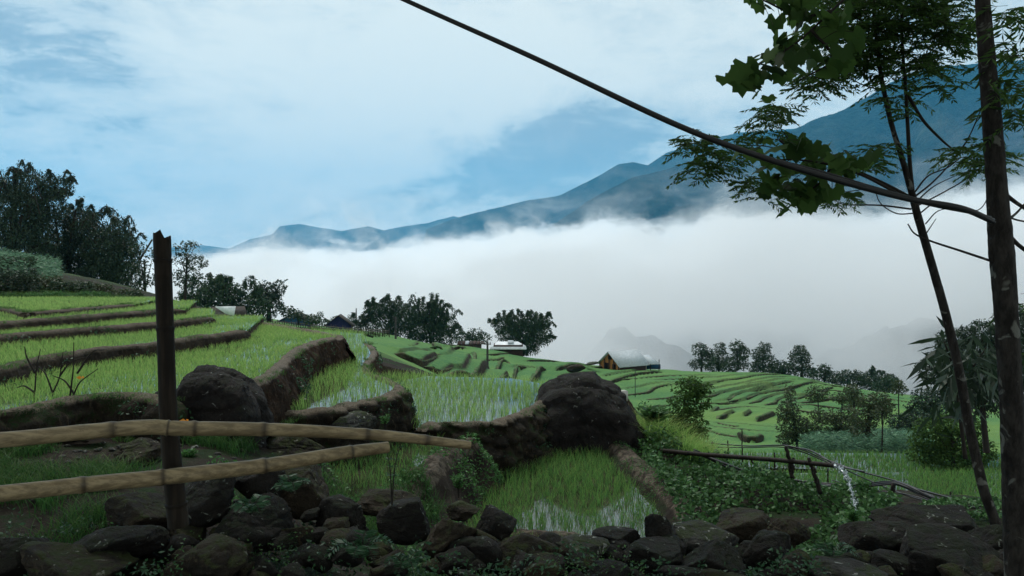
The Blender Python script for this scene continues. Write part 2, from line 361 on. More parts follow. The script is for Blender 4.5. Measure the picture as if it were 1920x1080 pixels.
# every flat rice terrace: level, front edge (pixels of its rim) and the hidden rest of its outline
LV = dict(A=-3.20, B=-2.62, C=-1.98, D=-2.45, E=-1.47, F=-1.29, G=-1.16, H=-1.04, I=-0.97, R=-8.0, S=-8.35)
FE = {
 'A': sm(E_([(1150,826),(1175,848),(1200,872),(1240,908),(1290,955),(1306,985)], LV['A'])),
 'B': sm(E_([(612,905),(640,945),(690,952),(735,925),(790,888),(825,858),(840,835),(850,818)], LV['B'])),
 'C': sm(E_([(470,790),(508,774),(560,770),(620,766),(680,753),(730,741),(757,730),(742,712),(708,699),(690,690),(692,676),(704,660),(700,648),(690,640)], LV['C']), 110),
 'D': sm(E_([(790,800),(830,793),(880,793),(930,789),(975,777),(1008,761),(1026,748),(1018,738)], LV['D'])),
 'E': sm(E_([(-160,800),(0,772),(60,764),(110,752),(190,738),(260,742),(330,748),(400,722),(460,716),(490,712),(520,695),(548,668),(575,648),(608,637),(642,631)], LV['E']), 120),
 'F': sm(E_([(-160,712),(0,688),(60,672),(130,660),(220,648),(300,640),(380,628),(440,620),(462,615)], LV['F']), 80),
 'G': sm(E_([(-160,650),(0,627),(100,618),(200,610),(300,602),(360,596),(398,591)], LV['G']), 80),
 'H': sm(E_([(-160,620),(0,603),(100,595),(200,587),(290,580),(345,577)], LV['H']), 80),
 'I': sm(E_([(-160,581),(-60,577),(0,575),(48,583),(62,582),(150,575),(250,567)], LV['I']), 80),
 'R': sm(E_([(1290,880),(1350,925),(1480,985),(1600,1010),(1760,1000),(2000,1000)], LV['R']), 60),
 'S': sm(E_([(1300,872),(1500,876),(1560,880),(1700,885),(2000,888)], LV['S']), 60),
}
ext = {
 'A': [(1.6, 7.9), (0.2, 7.6), (-0.6, 9.0), (-0.9, 11.5), (-1.2, 13.2), (0.8, 15.0)],
 'B': [(-0.8, 14.2), (-2.2, 13.8), (-3.3, 12.6), (-3.0, 9.5)],
 'C': [(-4.4, 23.5), (-6.2, 24.5), (-5.8, 20), (-5.5, 13), (-3.8, 11.0)],
 'D': [(1.0, 16.2), (0.0, 17.4), (-1.0, 17.6), (-3.2, 18.0), (-3.2, 13.8)],
 'E': [(-3.65, 16.6), (-4.9, 18.4), (-7.0, 21.2), (-9, 21.8), (-12, 20), (-16, 14), (-16, 9)],
 'F': [(-6.4, 20.5), (-9, 20.5), (-16, 20), (-16, 12)],
 'G': [(-8.2, 21.8), (-11, 21.5), (-20, 18), (-20, 14)],
 'H': [(-9.5, 24), (-13, 24), (-22, 20), (-22, 16)],
 'I': [(-10.8, 25), (-16, 25.5), (-24, 22), (-24, 18)],
 'R': [(26, 30.6), (14, 30.8), (9.5, 30.6), (8.2, 28)],
 'S': [(30, 35.6), (22, 35.2), (14, 35.5), (9.5, 35.5)],
}
POLY = {k_: np.vstack([FE[k_], np.array(ext[k_], float)]) for k_ in FE}
# low ridges of trodden earth: (points, half width, side slope)
RDG = [(G([1150,1165,1200,1240,1290,1312], [824,838,868,905,950,985], -3.04), 0.10, 0.9),
       (G([690,735,790,825,845,875], [946,920,882,852,832,822], -2.50), 0.11, 1.7),
       (G([935,1000,1060,1120,1180], [992,996,1000,1008,1020], -3.13), 0.07, 1.2)]
# stepped banks further down the valley: foot line in pixels, height in pixels
MID = [([(742,714),(775,700),(800,686),(822,670)],11),([(795,716),(820,706),(850,697),(880,687),(893,674),(882,663)],7),([(838,722),(870,711),(905,703),(935,694),(958,688)],13),
       ([(922,722),(950,715),(966,707),(975,697),(990,692)],10),([(980,732),(998,718),(1010,709),(1012,699),(1024,695)],11),([(740,676),(760,666),(785,660),(812,657)],4),([(812,668),(850,665),(860,660)],5),
       ([(798,645),(812,650),(824,656)],7),([(846,660),(858,654),(872,656)],5),([(885,678),(930,676),(945,671)],3),([(955,692),(1000,691),(1030,694)],3),([(1040,697),(1060,692),(1078,688),(1096,694)],7),
       ([(1125,708),(1175,701),(1200,696)],4),([(1138,720),(1168,712),(1200,703),(1245,699)],5),([(1060,690),(1110,690),(1160,688)],3),([(1190,728),(1220,722),(1265,719)],3),([(1212,738),(1232,728),(1270,723),(1310,724)],4),
       ([(1318,724),(1360,715),(1400,709),(1424,705)],4),([(1338,731),(1370,725),(1410,717),(1438,711)],3),([(1412,724),(1440,718),(1458,714)],3),([(1335,746),(1358,738),(1400,732),(1420,730)],6),([(1428,734),(1455,726),(1474,721)],6),
       ([(1368,752),(1374,746),(1398,739),(1425,734),(1444,732)],5),([(1398,752),(1406,747),(1430,741),(1460,735),(1488,728),(1502,725)],6),([(1424,755),(1432,750),(1455,744),(1474,741)],5),([(1453,758),(1458,752),(1478,747),(1502,745)],5),
       ([(1488,753),(1510,745),(1534,742)],5),([(1520,756),(1552,750),(1580,748)],5),([(1600,764),(1630,760),(1660,760)],5),([(1540,735),(1556,730)],5),
       ([(1336,776),(1345,768)],6),([(1348,786),(1365,782),(1380,775)],7),([(1394,786),(1410,774)],8),([(1418,792),(1436,784),(1454,776)],8),([(1383,812),(1396,826),(1420,828),(1432,818)],10),([(1352,796),(1374,800)],3),
       ([(1330,800),(1400,806),(1470,812)],1.5),([(1310,790),(1400,796),(1460,802)],1.2),([(1280,775),(1320,772),(1400,762),(1460,768)],1.2),
       ([(1045,706),(1085,700),(1125,699)],3),([(1195,711),(1240,706),(1300,706)],2.5),([(1245,749),(1280,744),(1318,745)],3),([(1256,762),(1300,757),(1345,758)],3),([(1560,750),(1610,752),(1650,750)],4),([(1535,762),(1580,768),(1625,772)],4),([(1635,745),(1680,752),(1725,758)],3),
       ([(1500,772),(1540,778),(1575,786)],4),([(1250,790),(1300,798),(1340,812)],2.5),([(1260,712),(1320,710),(1370,706)],2),([(1500,715),(1530,719),(1560,724)],3),([(1580,735),(1620,742),(1660,745)],3),([(760,648),(785,644),(806,641)],3),([(830,650),(845,646),(858,641)],3),([(905,668),(935,665),(965,664)],2.5),([(985,678),(1020,677),(1050,679)],2.5)]
MIDW = []
for pts_, h_ in MID:
    if pts_[0][0] > 1180 and h_ < 6.5:      # the long thin steps run on beyond the clearly seen part
        q_ = np.array(pts_, float); pts_ = [tuple(q_[0] + .45 * (q_[0] - q_[-1]) * [1, .5])] + list(pts_) + [tuple(q_[-1] + .45 * (q_[-1] - q_[0]) * [1, .6])]; h_ = h_ * .8
    w_ = np.array([on_base(a, b) for a, b in pts_]); w_ = spline(w_, 16)
    MIDW.append((w_, h_ * w_[:, 1].mean() / F))
def terrain_h(X, Y, detail=True):
    nx = 0.03 * fbm(np.stack([X * 3, Y * 3, X * 0], -1), 3); ny = 0.03 * fbm(np.stack([X * 3 + 50, Y * 3, X * 0], -1), 3)
    sel = Y > 4.0
    H = base_h(X, Y)
    soil = np.zeros(X.shape); steep = np.zeros(X.shape)
    far = Y > 50
    for w_, h_ in MIDW:
        lo, hi = w_[:, :2].min(0) - 9, w_[:, :2].max(0) + 9
        k_ = np.where(far & (X > lo[0]) & (X < hi[0]) & (Y > lo[1]) & (Y < hi[1]))
        if not len(k_[0]): continue
        d, t, s = seg_dist(X[k_] + 0.08 * fbm(np.stack([X[k_] * .6, Y[k_] * .6, X[k_] * 0], -1), 3), Y[k_], w_)
        tap = np.clip(np.minimum(t, 1 - t) * 6, 0, 1) ** 0.6
        up = s > 0                                          # left of a line drawn rightwards = farther side
        raise_ = h_ * .85 * tap * np.clip(1 - (d - 0.3) / 4.0, 0, 1) * up * np.clip(d / 0.15, 0, 1)
        H[k_] += raise_
        H[k_] -= 0.3 * h_ * tap * np.clip(1 - d / 1.2, 0, 1) * (~up)
        band = np.where(up, d < 0.28, d < 0.16 + 0.10 * h_) * tap
        steep[k_] = np.maximum(steep[k_], 0.5 * band)
    near = Y < 50
    top = np.full(X.shape, -1e9); rdg = np.zeros(X.shape, bool)
    for k_, lv in LV.items():
        pl = POLY[k_]; lo, hi = pl.min(0) - .2, pl.max(0) + .2
        q = np.where((X > lo[0]) & (X < hi[0]) & (Y > lo[1]) & (Y < hi[1]))
        if not len(q[0]): continue
        ins = inside(X[q] + nx[q], Y[q] + ny[q], pl)
        top[q] = np.where(ins, np.maximum(top[q], lv - 0.035), top[q])
    H = np.where(top > -1e8, top, H)
    for pts_, hw, sl in RDG:
        d, t, s = seg_dist(X + nx * 1.6, Y + ny * 1.6, pts_)
        zr = np.interp(t, np.linspace(0, 1, len(pts_)), pts_[:, 2])
        r_ = zr - sl * np.maximum(0, d - hw) + 0.05 * fbm(np.stack([X * 5, Y * 5, X * 0], -1), 4)
        m_ = (r_ > H) & (Y < 20); H = np.where(m_, r_, H); rdg |= m_; soil = np.where(m_ & (d < hw * 1.8), 1.0, soil)
    if detail:
        free = (top < -1e8)
        nz = fbm(np.stack([X * 1.3, Y * 1.3, X * 0], -1), 5, 0.55)
        H = H + np.where(free & near, 0.07, 0.0) * nz * np.clip(Y / 4, 0.3, 1) + np.where(free & far, 0.12, 0) * fbm(np.stack([X * .3, Y * .3, X * 0], -1), 3)
    return H, soil, steep, (top > -1e8) & ~rdg
def ground_z(x, y):
    x = np.atleast_1d(np.asarray(x, float)); y = np.atleast_1d(np.asarray(y, float)); return terrain_h(x, y, False)[0]
def hit(px, py, y0=2.5, y1=170.0):
    """first point of the ground along a sight line"""
    Ys = np.geomspace(y0, y1, 500); p = P(np.full(500, px), np.full(500, py), Ys)
    dz = p[:, 2] - ground_z(p[:, 0], p[:, 1]); k_ = np.where(dz < 0)[0]
    return p[k_[0]] if len(k_) else p[-1]

us = np.linspace(-0.90, 0.90, 1060); yr = np.geomspace(1.0, 205.0, 960)
YY, UU = np.meshgrid(yr, us, indexing='ij'); XX = UU * (YY + 0.0)
ZZ, soil, steep, flat = terrain_h(XX, YY)
m, g = mat('ground_earth_and_grass')
p = pos(g); geo = g.n('ShaderNodeNewGeometry'); nz = g.n('ShaderNodeSeparateXYZ', i={0: geo.outputs['Normal']}).outputs[2]
aS = g.n('ShaderNodeAttribute', attribute_name='soil').outputs['Fac']; aT = g.n('ShaderNodeAttribute', attribute_name='steep').outputs['Fac']; aF = g.n('ShaderNodeAttribute', attribute_name='flat').outputs['Fac']
aN = g.n('ShaderNodeAttribute', attribute_name='nearness').outputs['Fac']
nA = g.noise(p, 0.09, 5, 0.6); nB = g.noise(p, 1.6, 6, 0.65); nC = g.noise(p, 9.0, 5, 0.7); nD = g.noise(p, 60.0, 4, 0.7); nE = g.noise(g.vm('MULTIPLY', p, (1.0, 1.0, 0.2)), 3.5, 6, 0.75)
green = g.mix(g.ss(nA, 0.38, 0.62), (0.055, 0.155, 0.058), (0.105, 0.215, 0.068)); green = g.mix(g.ss(nE, 0.42, 0.7), green, (0.125, 0.235, 0.062)); green = g.mix(g.m('MULTIPLY', g.ss(g.noise(p, 0.035, 3, .5), .52, .62), .5), green, (.16, .25, .06)); green = g.mix(g.m('MULTIPLY', g.ss(nC, 0.5, 0.75), 0.5), green, (0.035, 0.11, 0.03))
dirt = g.mix(g.ss(nB, 0.35, 0.65), (0.020, 0.015, 0.012), (0.052, 0.040, 0.030)); dirt = g.mix(g.ss(nC, 0.55, 0.75), dirt, (0.085, 0.07, 0.055)); dirt = g.mix(g.m('MULTIPLY', g.ss(nD, 0.55, 0.7), 0.5), dirt, (0.012, 0.011, 0.010))
path = g.mix(g.ss(nC, 0.4, 0.65), (0.04, 0.032, 0.024), (0.16, 0.13, 0.10))
mud = g.mix(g.ss(nC, 0.4, 0.6), (0.025, 0.026, 0.018), (0.05, 0.055, 0.03))
weed = g.mix(g.ss(nD, 0.4, 0.65), (0.009, 0.020, 0.007), (0.024, 0.052, 0.015))
nearc = g.mix(g.m('MULTIPLY', g.ss(nB, 0.46, 0.56), g.ss(nD, 0.3, 0.5)), dirt, weed)
c = g.mix(aN, green, nearc)
c = g.mix(g.m('MULTIPLY', aF, aN), c, mud)
c = g.mix(g.m('MULTIPLY', aT, g.ss(nC, 0.2, 0.45)), c, dirt)
c = g.mix(g.ss(nz, 0.80, 0.55), c, dirt)
c = g.mix(aS, c, path)
M_ground = finish(m, g, c, 0.92, g.m('ADD', g.m('MULTIPLY', nC, 1.5), nD), 0.8, 0.05, 0.12)
nearness = np.clip((55 - YY) / 15, 0, 1); 
tag(mesh('ground', np.stack([XX, YY, ZZ], -1).reshape(-1, 3), grid_faces(len(yr), len(us)), M_ground, smooth=True,
         attrs={'soil': soil.ravel(), 'steep': steep.ravel(), 'flat': flat.ravel().astype(float), 'nearness': nearness.ravel()}), kind='structure')
mb = MB(); lip_ = []
for w_, h_ in MIDW:
    n = 46; e = spline(w_[::3], n)[:, :2]; e = e + 0.10 * fbm(np.c_[e * .9, e[:, :1] * 0], 3)[:, None]; T = np.gradient(e, axis=0); T /= np.linalg.norm(T, axis=1)[:, None]; Nn = np.c_[T[:, 1], -T[:, 0]]
    tp = np.clip(np.minimum(np.linspace(0, 1, n), 1 - np.linspace(0, 1, n)) * 7, 0.05, 1) ** .6; z0 = base_h(e[:, 0], e[:, 1]) - .05; hh = h_ * tp * (1 + .18 * fbm(np.c_[e * .8, e[:, :1] * 0 + 4], 3))
    rows = []
    for o_, f_ in ((-1.0, -.6), (-.55, .80), (-.2, 1.06), (.0, 1.0), (.05, .7), (.09, .4), (.14, .05), (.2, -.5)):
        r_ = .06 * fbm(np.c_[e * 2.2, np.full(n, f_ * 3)], 3); rows.append(np.c_[e + Nn * (o_ * (.5 + .5 * tp) + r_)[:, None], z0 + hh * f_ + .03 * r_])
    mb.add(np.array(rows).reshape(-1, 3), grid_faces(8, n)[:, ::-1], np.repeat([.6, 1., 1., .7, 0, 0, 0, 0], n))
m, g = mat('terrace_step_earth'); p = pos(g); aL = g.n('ShaderNodeAttribute', attribute_name='lip').outputs['Fac']; nA = g.noise(p, 1.2, 5, .7); nB = g.noise(p, 7.0, 4, .7)
c = g.mix(g.ss(nA, .4, .62), (0.016, 0.013, 0.009), (0.042, 0.034, 0.020)); c = g.mix(g.ss(nB, .5, .7), c, (.05, .07, .03)); c = g.mix(g.m('MULTIPLY', aL, g.ss(nB, .3, .55)), c, g.mix(g.ss(nA, .45, .55), (.06, .14, .045), (.13, .14, .08)))
tag(mb.build('terrace_ground', finish(m, g, c, .95, nB, .8, .08, .1), smooth=False, attr='lip'), kind='structure')
# the road bank behind and beside the camera
xs = np.linspace(-40, 40, 41); ys = np.linspace(-30, 1.05, 20)
YY, XX = np.meshgrid(ys, xs, indexing='ij'); tag(mesh('road_shoulder', np.stack([XX, YY, -1.72 + 0.05 * fbm(np.stack([XX, YY, XX * 0], -1), 3)], -1).reshape(-1, 3), grid_faces(20, 41), M_ground, attrs={'nearness': np.ones(820)}), kind='structure')

# ------------------------------------------------------------------ paddy water
m, g = mat('paddy_water'); p = pos(g)
n1 = g.noise(p, 3.0, 4, 0.6); n2 = g.noise(p, 14.0, 3, 0.5)
M_water = finish(m, g, g.mix(g.ss(n1, 0.4, 0.6), (0.022, 0.024, 0.014), (0.05, 0.05, 0.03)), 0.045, n2, 0.05, 0.01, 0.9)
for k_ in 'ABCDEFGHI' + 'RS':
    pl = POLY[k_]; z = LV[k_]
    tag(mesh('paddy_water', np.c_[pl, np.full(len(pl), z)], np.arange(len(pl))[None, :], M_water), kind='structure')

# ------------------------------------------------------------------ near earth and stone banks
def bank_mat(name, ca, cb, cc, top, moss, mossamt, sc_=1.0):
    m, g = mat(name); p = pos(g); aL = g.n('ShaderNodeAttribute', attribute_name='lip').outputs['Fac']
    nB = g.noise(p, 2.6 * sc_, 5, 0.65); nC = g.noise(p, 13.0 * sc_, 6, 0.7); nD = g.noise(p, 55.0, 5, 0.7)
    st = g.noise(g.vm('MULTIPLY', p, (9.0, 9.0, 2.0)), 2.2, 5, 0.7)
    c = g.mix(g.ss(nB, 0.35, 0.65), ca, cb); c = g.mix(g.ss(st, 0.5, 0.75), c, cc); c = g.mix(g.m('MULTIPLY', g.ss(nD, 0.5, 0.7), 0.6), c, (0.014, 0.011, 0.009))
    c = g.mix(g.m('MULTIPLY', aL, g.ss(nC, 0.25, 0.5)), c, g.mix(g.ss(nD, 0.4, 0.65), top, tuple(v * 0.45 for v in top)))
    c = g.mix(g.m('MULTIPLY', g.ss(nB, 0.62 - mossamt, 0.70 - mossamt), g.ss(nD, 0.4, 0.55)), c, moss)
    return finish(m, g, c, 0.95, g.m('ADD', g.m('MULTIPLY', nC, 2.0), nD), 0.9, 0.035, 0.1)
M_earth = bank_mat('bank_earth', (0.018, 0.012, 0.009), (0.050, 0.031, 0.021), (0.12, 0.078, 0.050), (0.22, 0.185, 0.15), (0.025, 0.05, 0.016), 0.02)
M_earthd = bank_mat('bank_dark_earth', (0.020, 0.016, 0.013), (0.050, 0.038, 0.028), (0.09, 0.07, 0.05), (0.17, 0.14, 0.11), (0.025, 0.05, 0.016), 0.04)
M_stonew = bank_mat('bank_stones', (0.014, 0.012, 0.010), (0.045, 0.036, 0.026), (0.085, 0.066, 0.045), (0.20, 0.165, 0.125), (0.022, 0.042, 0.014), 0.10)
def edge_sub(key, a=0.0, b=1.0, px0=None, px1=None):
    e = FE[key]
    if px0 is not None:
        pxs = 960 + F * e[:, 0] / e[:, 1]; k_ = (pxs >= px0) & (pxs <= px1); e = e[k_]
    else: e = e[int(a * len(e)):max(int(b * len(e)), int(a * len(e)) + 2)]
    return e
def bank(edge, ztop, zbot, label, m, lip=0.20, lean=0.12, amp=0.05, stone=0.0, step=0.035, cat='bank', seed=0, lipz=0.06, name='earth_bank', taper=0.05):
    e = np.asarray(edge, float)[:, :2]; L = np.concatenate([[0], np.cumsum(np.linalg.norm(np.diff(e, axis=0), axis=1))])
    n = max(int(L[-1] / step), 6); t = np.linspace(0, L[-1], n)
    e = np.c_[np.interp(t, L, e[:, 0]), np.interp(t, L, e[:, 1])]
    T = np.gradient(e, axis=0)
    for _ in range(3): T = (np.roll(T, 1, 0) + T + np.roll(T, -1, 0)) / 3 if n > 12 else T
    T[0] = T[1]; T[-1] = T[-2]
    T /= np.linalg.norm(T, axis=1)[:, None]; Nn = np.c_[T[:, 1], -T[:, 0]]          # outward = right of the rim line
    h = ztop - zbot; rows = max(int(h / step) + 2, 6)
    prof = [(-lip * 1.15, -0.10), (-lip, 0.0), (-lip * .8, lipz), (-lip * .45, lipz * 1.15), (-0.03, lipz)]
    for j in range(rows + 1):
        f = j / rows; prof.append((0.02 + lean * f + 0.05 * math.sin(f * 3.1), lipz * (1 - f) - (h + 0.12) * f - 0.02))
    prof = np.array(prof); q = len(prof)
    zt = np.broadcast_to(ztop, (n,))
    tp = np.clip(np.minimum(t, L[-1] - t) / max(taper * L[-1], 1e-6), 0, 1) ** 0.5
    V = np.zeros((q, n, 3))
    V[:, :, 0] = e[None, :, 0] + Nn[None, :, 0] * prof[:, :1]; V[:, :, 1] = e[None, :, 1] + Nn[None, :, 1] * prof[:, :1]
    V[:, :, 2] = zt[None] + prof[:, 1:2] * np.where(prof[:, 1:2] > 0, tp[None], 1)
    W = V.reshape(-1, 3)
    dsp = amp * 1.5 * fbm(W * 3.1 + seed, 6, 0.66) + 0.018 * fbm(W * 14 + seed, 3, .6)
    if stone:
        from_ = fbm(W * 4.3 + seed + 9, 2); cell = np.abs(vnoise(W * np.array([5, 5, 7.0]) + seed)) ; dsp = dsp + stone * (cell * 1.6 - 0.4) + 0.01 * from_
    fo = np.repeat(np.clip((np.arange(q) - 3) / 2.0, 0.15, 1.3), n)
    W[:, 0] += np.tile(Nn[:, 0], q) * dsp * fo; W[:, 1] += np.tile(Nn[:, 1], q) * dsp * fo
    W[:, 2] += 0.9 * amp * fbm(W * 3.2 + seed + 5, 5, .6) * np.repeat(np.where(np.arange(q) < 6, 1.0, 0.6), n)
    lipa = np.repeat(np.where(np.arange(q) <= 5, 1.0, 0.0), n)
    c = W.reshape(q, n, 3)[5, n // 2].copy(); c[2] = zbot
    o = mesh(name, W, grid_faces(q, n)[:, ::-1], m, smooth=True, attrs={'lip': lipa}, loc=c)
    BANKS.append((e, Nn, zt, zbot, L[-1]))
    return tag(o, label, cat)
BANKS = []
bank(edge_sub('E', px0=468, px1=650), LV['E'], LV['C'], 'tall bare brown earth bank ending in a blunt corner beside the green field', M_earth, 0.17, 0.16, 0.06, seed=1)
e_ = FE['E'][-1]; bank(np.array([e_, e_ + [-0.1, 0.35], [-3.7, 16.7], [-4.9, 18.4], [-6.4, 20.4]]), LV['E'], LV['C'], 'hidden end of the tall brown earth bank running back towards the huts', M_earth, 0.2, 0.25, 0.05, seed=2)
bank(edge_sub('E', px0=-300, px1=345), LV['E'], -1.82, 'low weedy stone edging of the left rice field behind the bamboo rails', M_stonew, 0.2, 0.16, 0.05, 0.05, seed=3, name='stone_bank')
bank(edge_sub('F', px0=-300, px1=470), LV['F'], LV['E'], 'lowest of the long dark earth steps in the left rice fields', M_earthd, 0.16, 0.06, 0.035, seed=4, lipz=0.05)
bank(edge_sub('G', px0=-300, px1=400), LV['G'], LV['F'], 'second long dark earth step up in the left rice fields', M_earthd, 0.16, 0.05, 0.03, seed=5, lipz=0.045)
bank(edge_sub('H', px0=-300, px1=345), LV['H'], LV['G'], 'third long dark earth step up in the left rice fields', M_earthd, 0.18, 0.05, 0.03, seed=6, lipz=0.05)
bank(edge_sub('I', px0=-300, px1=255), LV['I'], LV['H'], 'thin topmost earth step below the grassy hump on the left', M_earthd, 0.16, 0.04, 0.02, seed=7, lipz=0.03)
bank(edge_sub('C', px0=440, px1=757)[:-0 or None][:np.argmax(960 + F * edge_sub('C')[:, 0] / edge_sub('C')[:, 1]) + 3], LV['C'], LV['B'], 'curved stony bank with a trodden top between the two middle paddies', M_stonew, 0.19, 0.22, 0.06, 0.06, seed=8, name='stone_bank')
i_ = int(np.argmax(960 + F * FE['C'][:50 + 30, 0] / FE['C'][:80, 1]))
bank(FE['C'][i_:], LV['C'], -2.7, 'narrow earth rim curving back from the stony bank to the huts', M_earth, 0.12, 0.25, 0.03, seed=9, lipz=0.03)
bank(FE['D'], LV['D'], LV['A'] + 0.0, 'high dark mossy stone wall with a pale rim beside the large boulder', M_stonew, 0.16, 0.28, 0.08, 0.10, seed=10, name='stone_bank', cat='stone wall')

# ------------------------------------------------------------------ blades: rice and grass
def blade_mat(name, lo, hi, tip):
    m, g = mat(name); a = g.n('ShaderNodeAttribute', attribute_name='shade').outputs['Color']; sp = g.n('ShaderNodeSeparateColor', i={0: a})
    c = g.mix(sp.outputs[0], lo, hi); c = g.mix(g.m('MULTIPLY', g.ss(sp.outputs[1], 0.5, 1.0), sp.outputs[2]), c, tip)
    dif = g.n('ShaderNodeBsdfPrincipled', i={'Base Color': c, 'Roughness': 0.6, 'Specular IOR Level': 0.25}); tr = g.n('ShaderNodeBsdfTranslucent', i={'Color': c})
    mx = g.n('ShaderNodeMixShader', i={0: 0.42, 1: dif, 2: tr}); g.n('ShaderNodeOutputMaterial', i={'Surface': mx}); return m
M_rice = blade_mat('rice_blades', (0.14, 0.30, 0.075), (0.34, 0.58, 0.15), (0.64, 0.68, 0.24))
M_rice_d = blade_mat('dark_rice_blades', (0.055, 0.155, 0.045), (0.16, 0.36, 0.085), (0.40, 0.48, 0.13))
M_grass = blade_mat('grass_blades', (0.018, 0.06, 0.016), (0.06, 0.16, 0.04), (0.16, 0.22, 0.06))
def blades(name, base, h, wd, lean, m, rng, seg=3, kind='stuff', droop=0.5):
    """one curved tapering blade at each base point"""
    n = len(base); az = rng.uniform(0, 2 * np.pi, n); h = h * rng.uniform(0.65, 1.15, n); ln = lean * rng.uniform(0.2, 1.5, n) * h
    wa = rng.uniform(0, np.pi, n); dx, dy = np.cos(az), np.sin(az); wx, wy = np.cos(wa) * wd / 2, np.sin(wa) * wd / 2
    V = np.zeros((n, 2 * seg + 1, 3)); sh = np.zeros((n, 2 * seg + 1, 3)); r0 = rng.uniform(0, 1, n); r1 = rng.uniform(0, 1, n)
    for j in range(seg + 1):
        f = j / seg; c = base + np.stack([dx * ln * f ** 2, dy * ln * f ** 2, h * (f - droop * 0.35 * f ** 3)], -1)
        wf = (1 - f) ** 0.7 if j else 0.7
        if j < seg:
            V[:, 2 * j] = c - np.stack([wx * wf, wy * wf, wx * 0], -1); V[:, 2 * j + 1] = c + np.stack([wx * wf, wy * wf, wx * 0], -1); sh[:, 2 * j:2 * j + 2, 1] = f
        else: V[:, 2 * seg] = c; sh[:, 2 * seg, 1] = 1
    sh[..., 0] = r0[:, None]; sh[..., 2] = r1[:, None]
    o = np.arange(n)[:, None] * (2 * seg + 1)
    Q = np.concatenate([o + np.array([[2 * j, 2 * j + 1, 2 * j + 3, 2 * j + 2]]) for j in range(seg - 1)]) if seg > 1 else np.zeros((0, 4), int)
    T = o + np.array([[2 * seg - 2, 2 * seg - 1, 2 * seg]])
    ob = mesh(name, V.reshape(-1, 3), [Q, T], m, attrs={'shade': sh.reshape(-1, 3)}); return tag(ob, kind=kind)
def field(key, sp, per, h, wd, m, seed, jit=0.17, mask=None, lean=0.35, spread=0.025, seg=3):
    rng = np.random.default_rng(seed); pl = POLY[key]; lo, hi = pl.min(0), pl.max(0)
    gx, gy = np.meshgrid(np.arange(lo[0], hi[0], sp), np.arange(lo[1], hi[1], sp)); x = gx.ravel() + rng.normal(0, jit * sp, gx.size); y = gy.ravel() + rng.normal(0, jit * sp, gx.size)
    k_ = inside(x, y, pl) & (np.abs(x / y) < 0.72); x, y = x[k_], y[k_]
    hz = terrain_h(x, y, False)[0]; k_ = np.abs(hz - (LV[key] - 0.035)) < 0.004; x, y = x[k_], y[k_]
    d = seg_dist(x, y, FE[key])[0]; k_ = d > 0.16; x, y = x[k_], y[k_]
    gap = fbm(np.stack([x * 0.7, y * 0.7, x * 0 + seed], -1), 3); k_ = rng.uniform(0, 1, len(x)) < np.clip(1.05 - 0.5 * (gap < -0.3), 0, 1)
    if mask is not None: k_ &= mask(x, y, rng)
    x, y = x[k_], y[k_]
    x = np.repeat(x, per) + rng.normal(0, spread, len(x) * per); y = np.repeat(y, per) + rng.normal(0, spread, len(y) * per)
    hh = h * (1 + 0.25 * fbm(np.stack([x * 0.5, y * 0.5, x * 0], -1), 2))
    return blades('rice_plants', np.stack([x, y, np.full(len(x), LV[key] - 0.04)], -1), hh, wd, lean, m, rng, seg)
def maskA(x, y, rng):      # denser and lower at the back, open water in front
    return rng.uniform(0, 1, len(x)) < np.clip(0.80 + (y - 10.6) * 0.1 + (x < 0.2) * 0.15, 0.8, 1)
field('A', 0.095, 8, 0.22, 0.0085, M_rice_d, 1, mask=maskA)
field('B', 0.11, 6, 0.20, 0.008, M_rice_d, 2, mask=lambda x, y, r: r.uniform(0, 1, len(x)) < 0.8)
field('C', 0.115, 6, 0.23, 0.009, M_rice, 3, mask=lambda x, y, r: r.uniform(0, 1, len(x)) < np.clip(0.75 + (y - 13) * .15, 0, 1))
field('D', 0.115, 6, 0.23, 0.009, M_rice, 4, mask=lambda x, y, r: r.uniform(0, 1, len(x)) < np.clip(0.7 + (y - 13) * .15, 0, 1))
field('E', 0.09, 8, 0.16, 0.010, M_rice, 5)
field('F', 0.10, 8, 0.14, 0.011, M_rice, 6, seg=2)
field('G', 0.11, 8, 0.13, 0.012, M_rice, 7, seg=2)
field('H', 0.12, 8, 0.12, 0.013, M_rice, 8, seg=2)
field('I', 0.13, 8, 0.11, 0.014, M_rice, 9, seg=2)
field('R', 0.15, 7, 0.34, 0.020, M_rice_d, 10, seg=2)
field('S', 0.19, 7, 0.34, 0.028, M_rice_d, 11, seg=2)

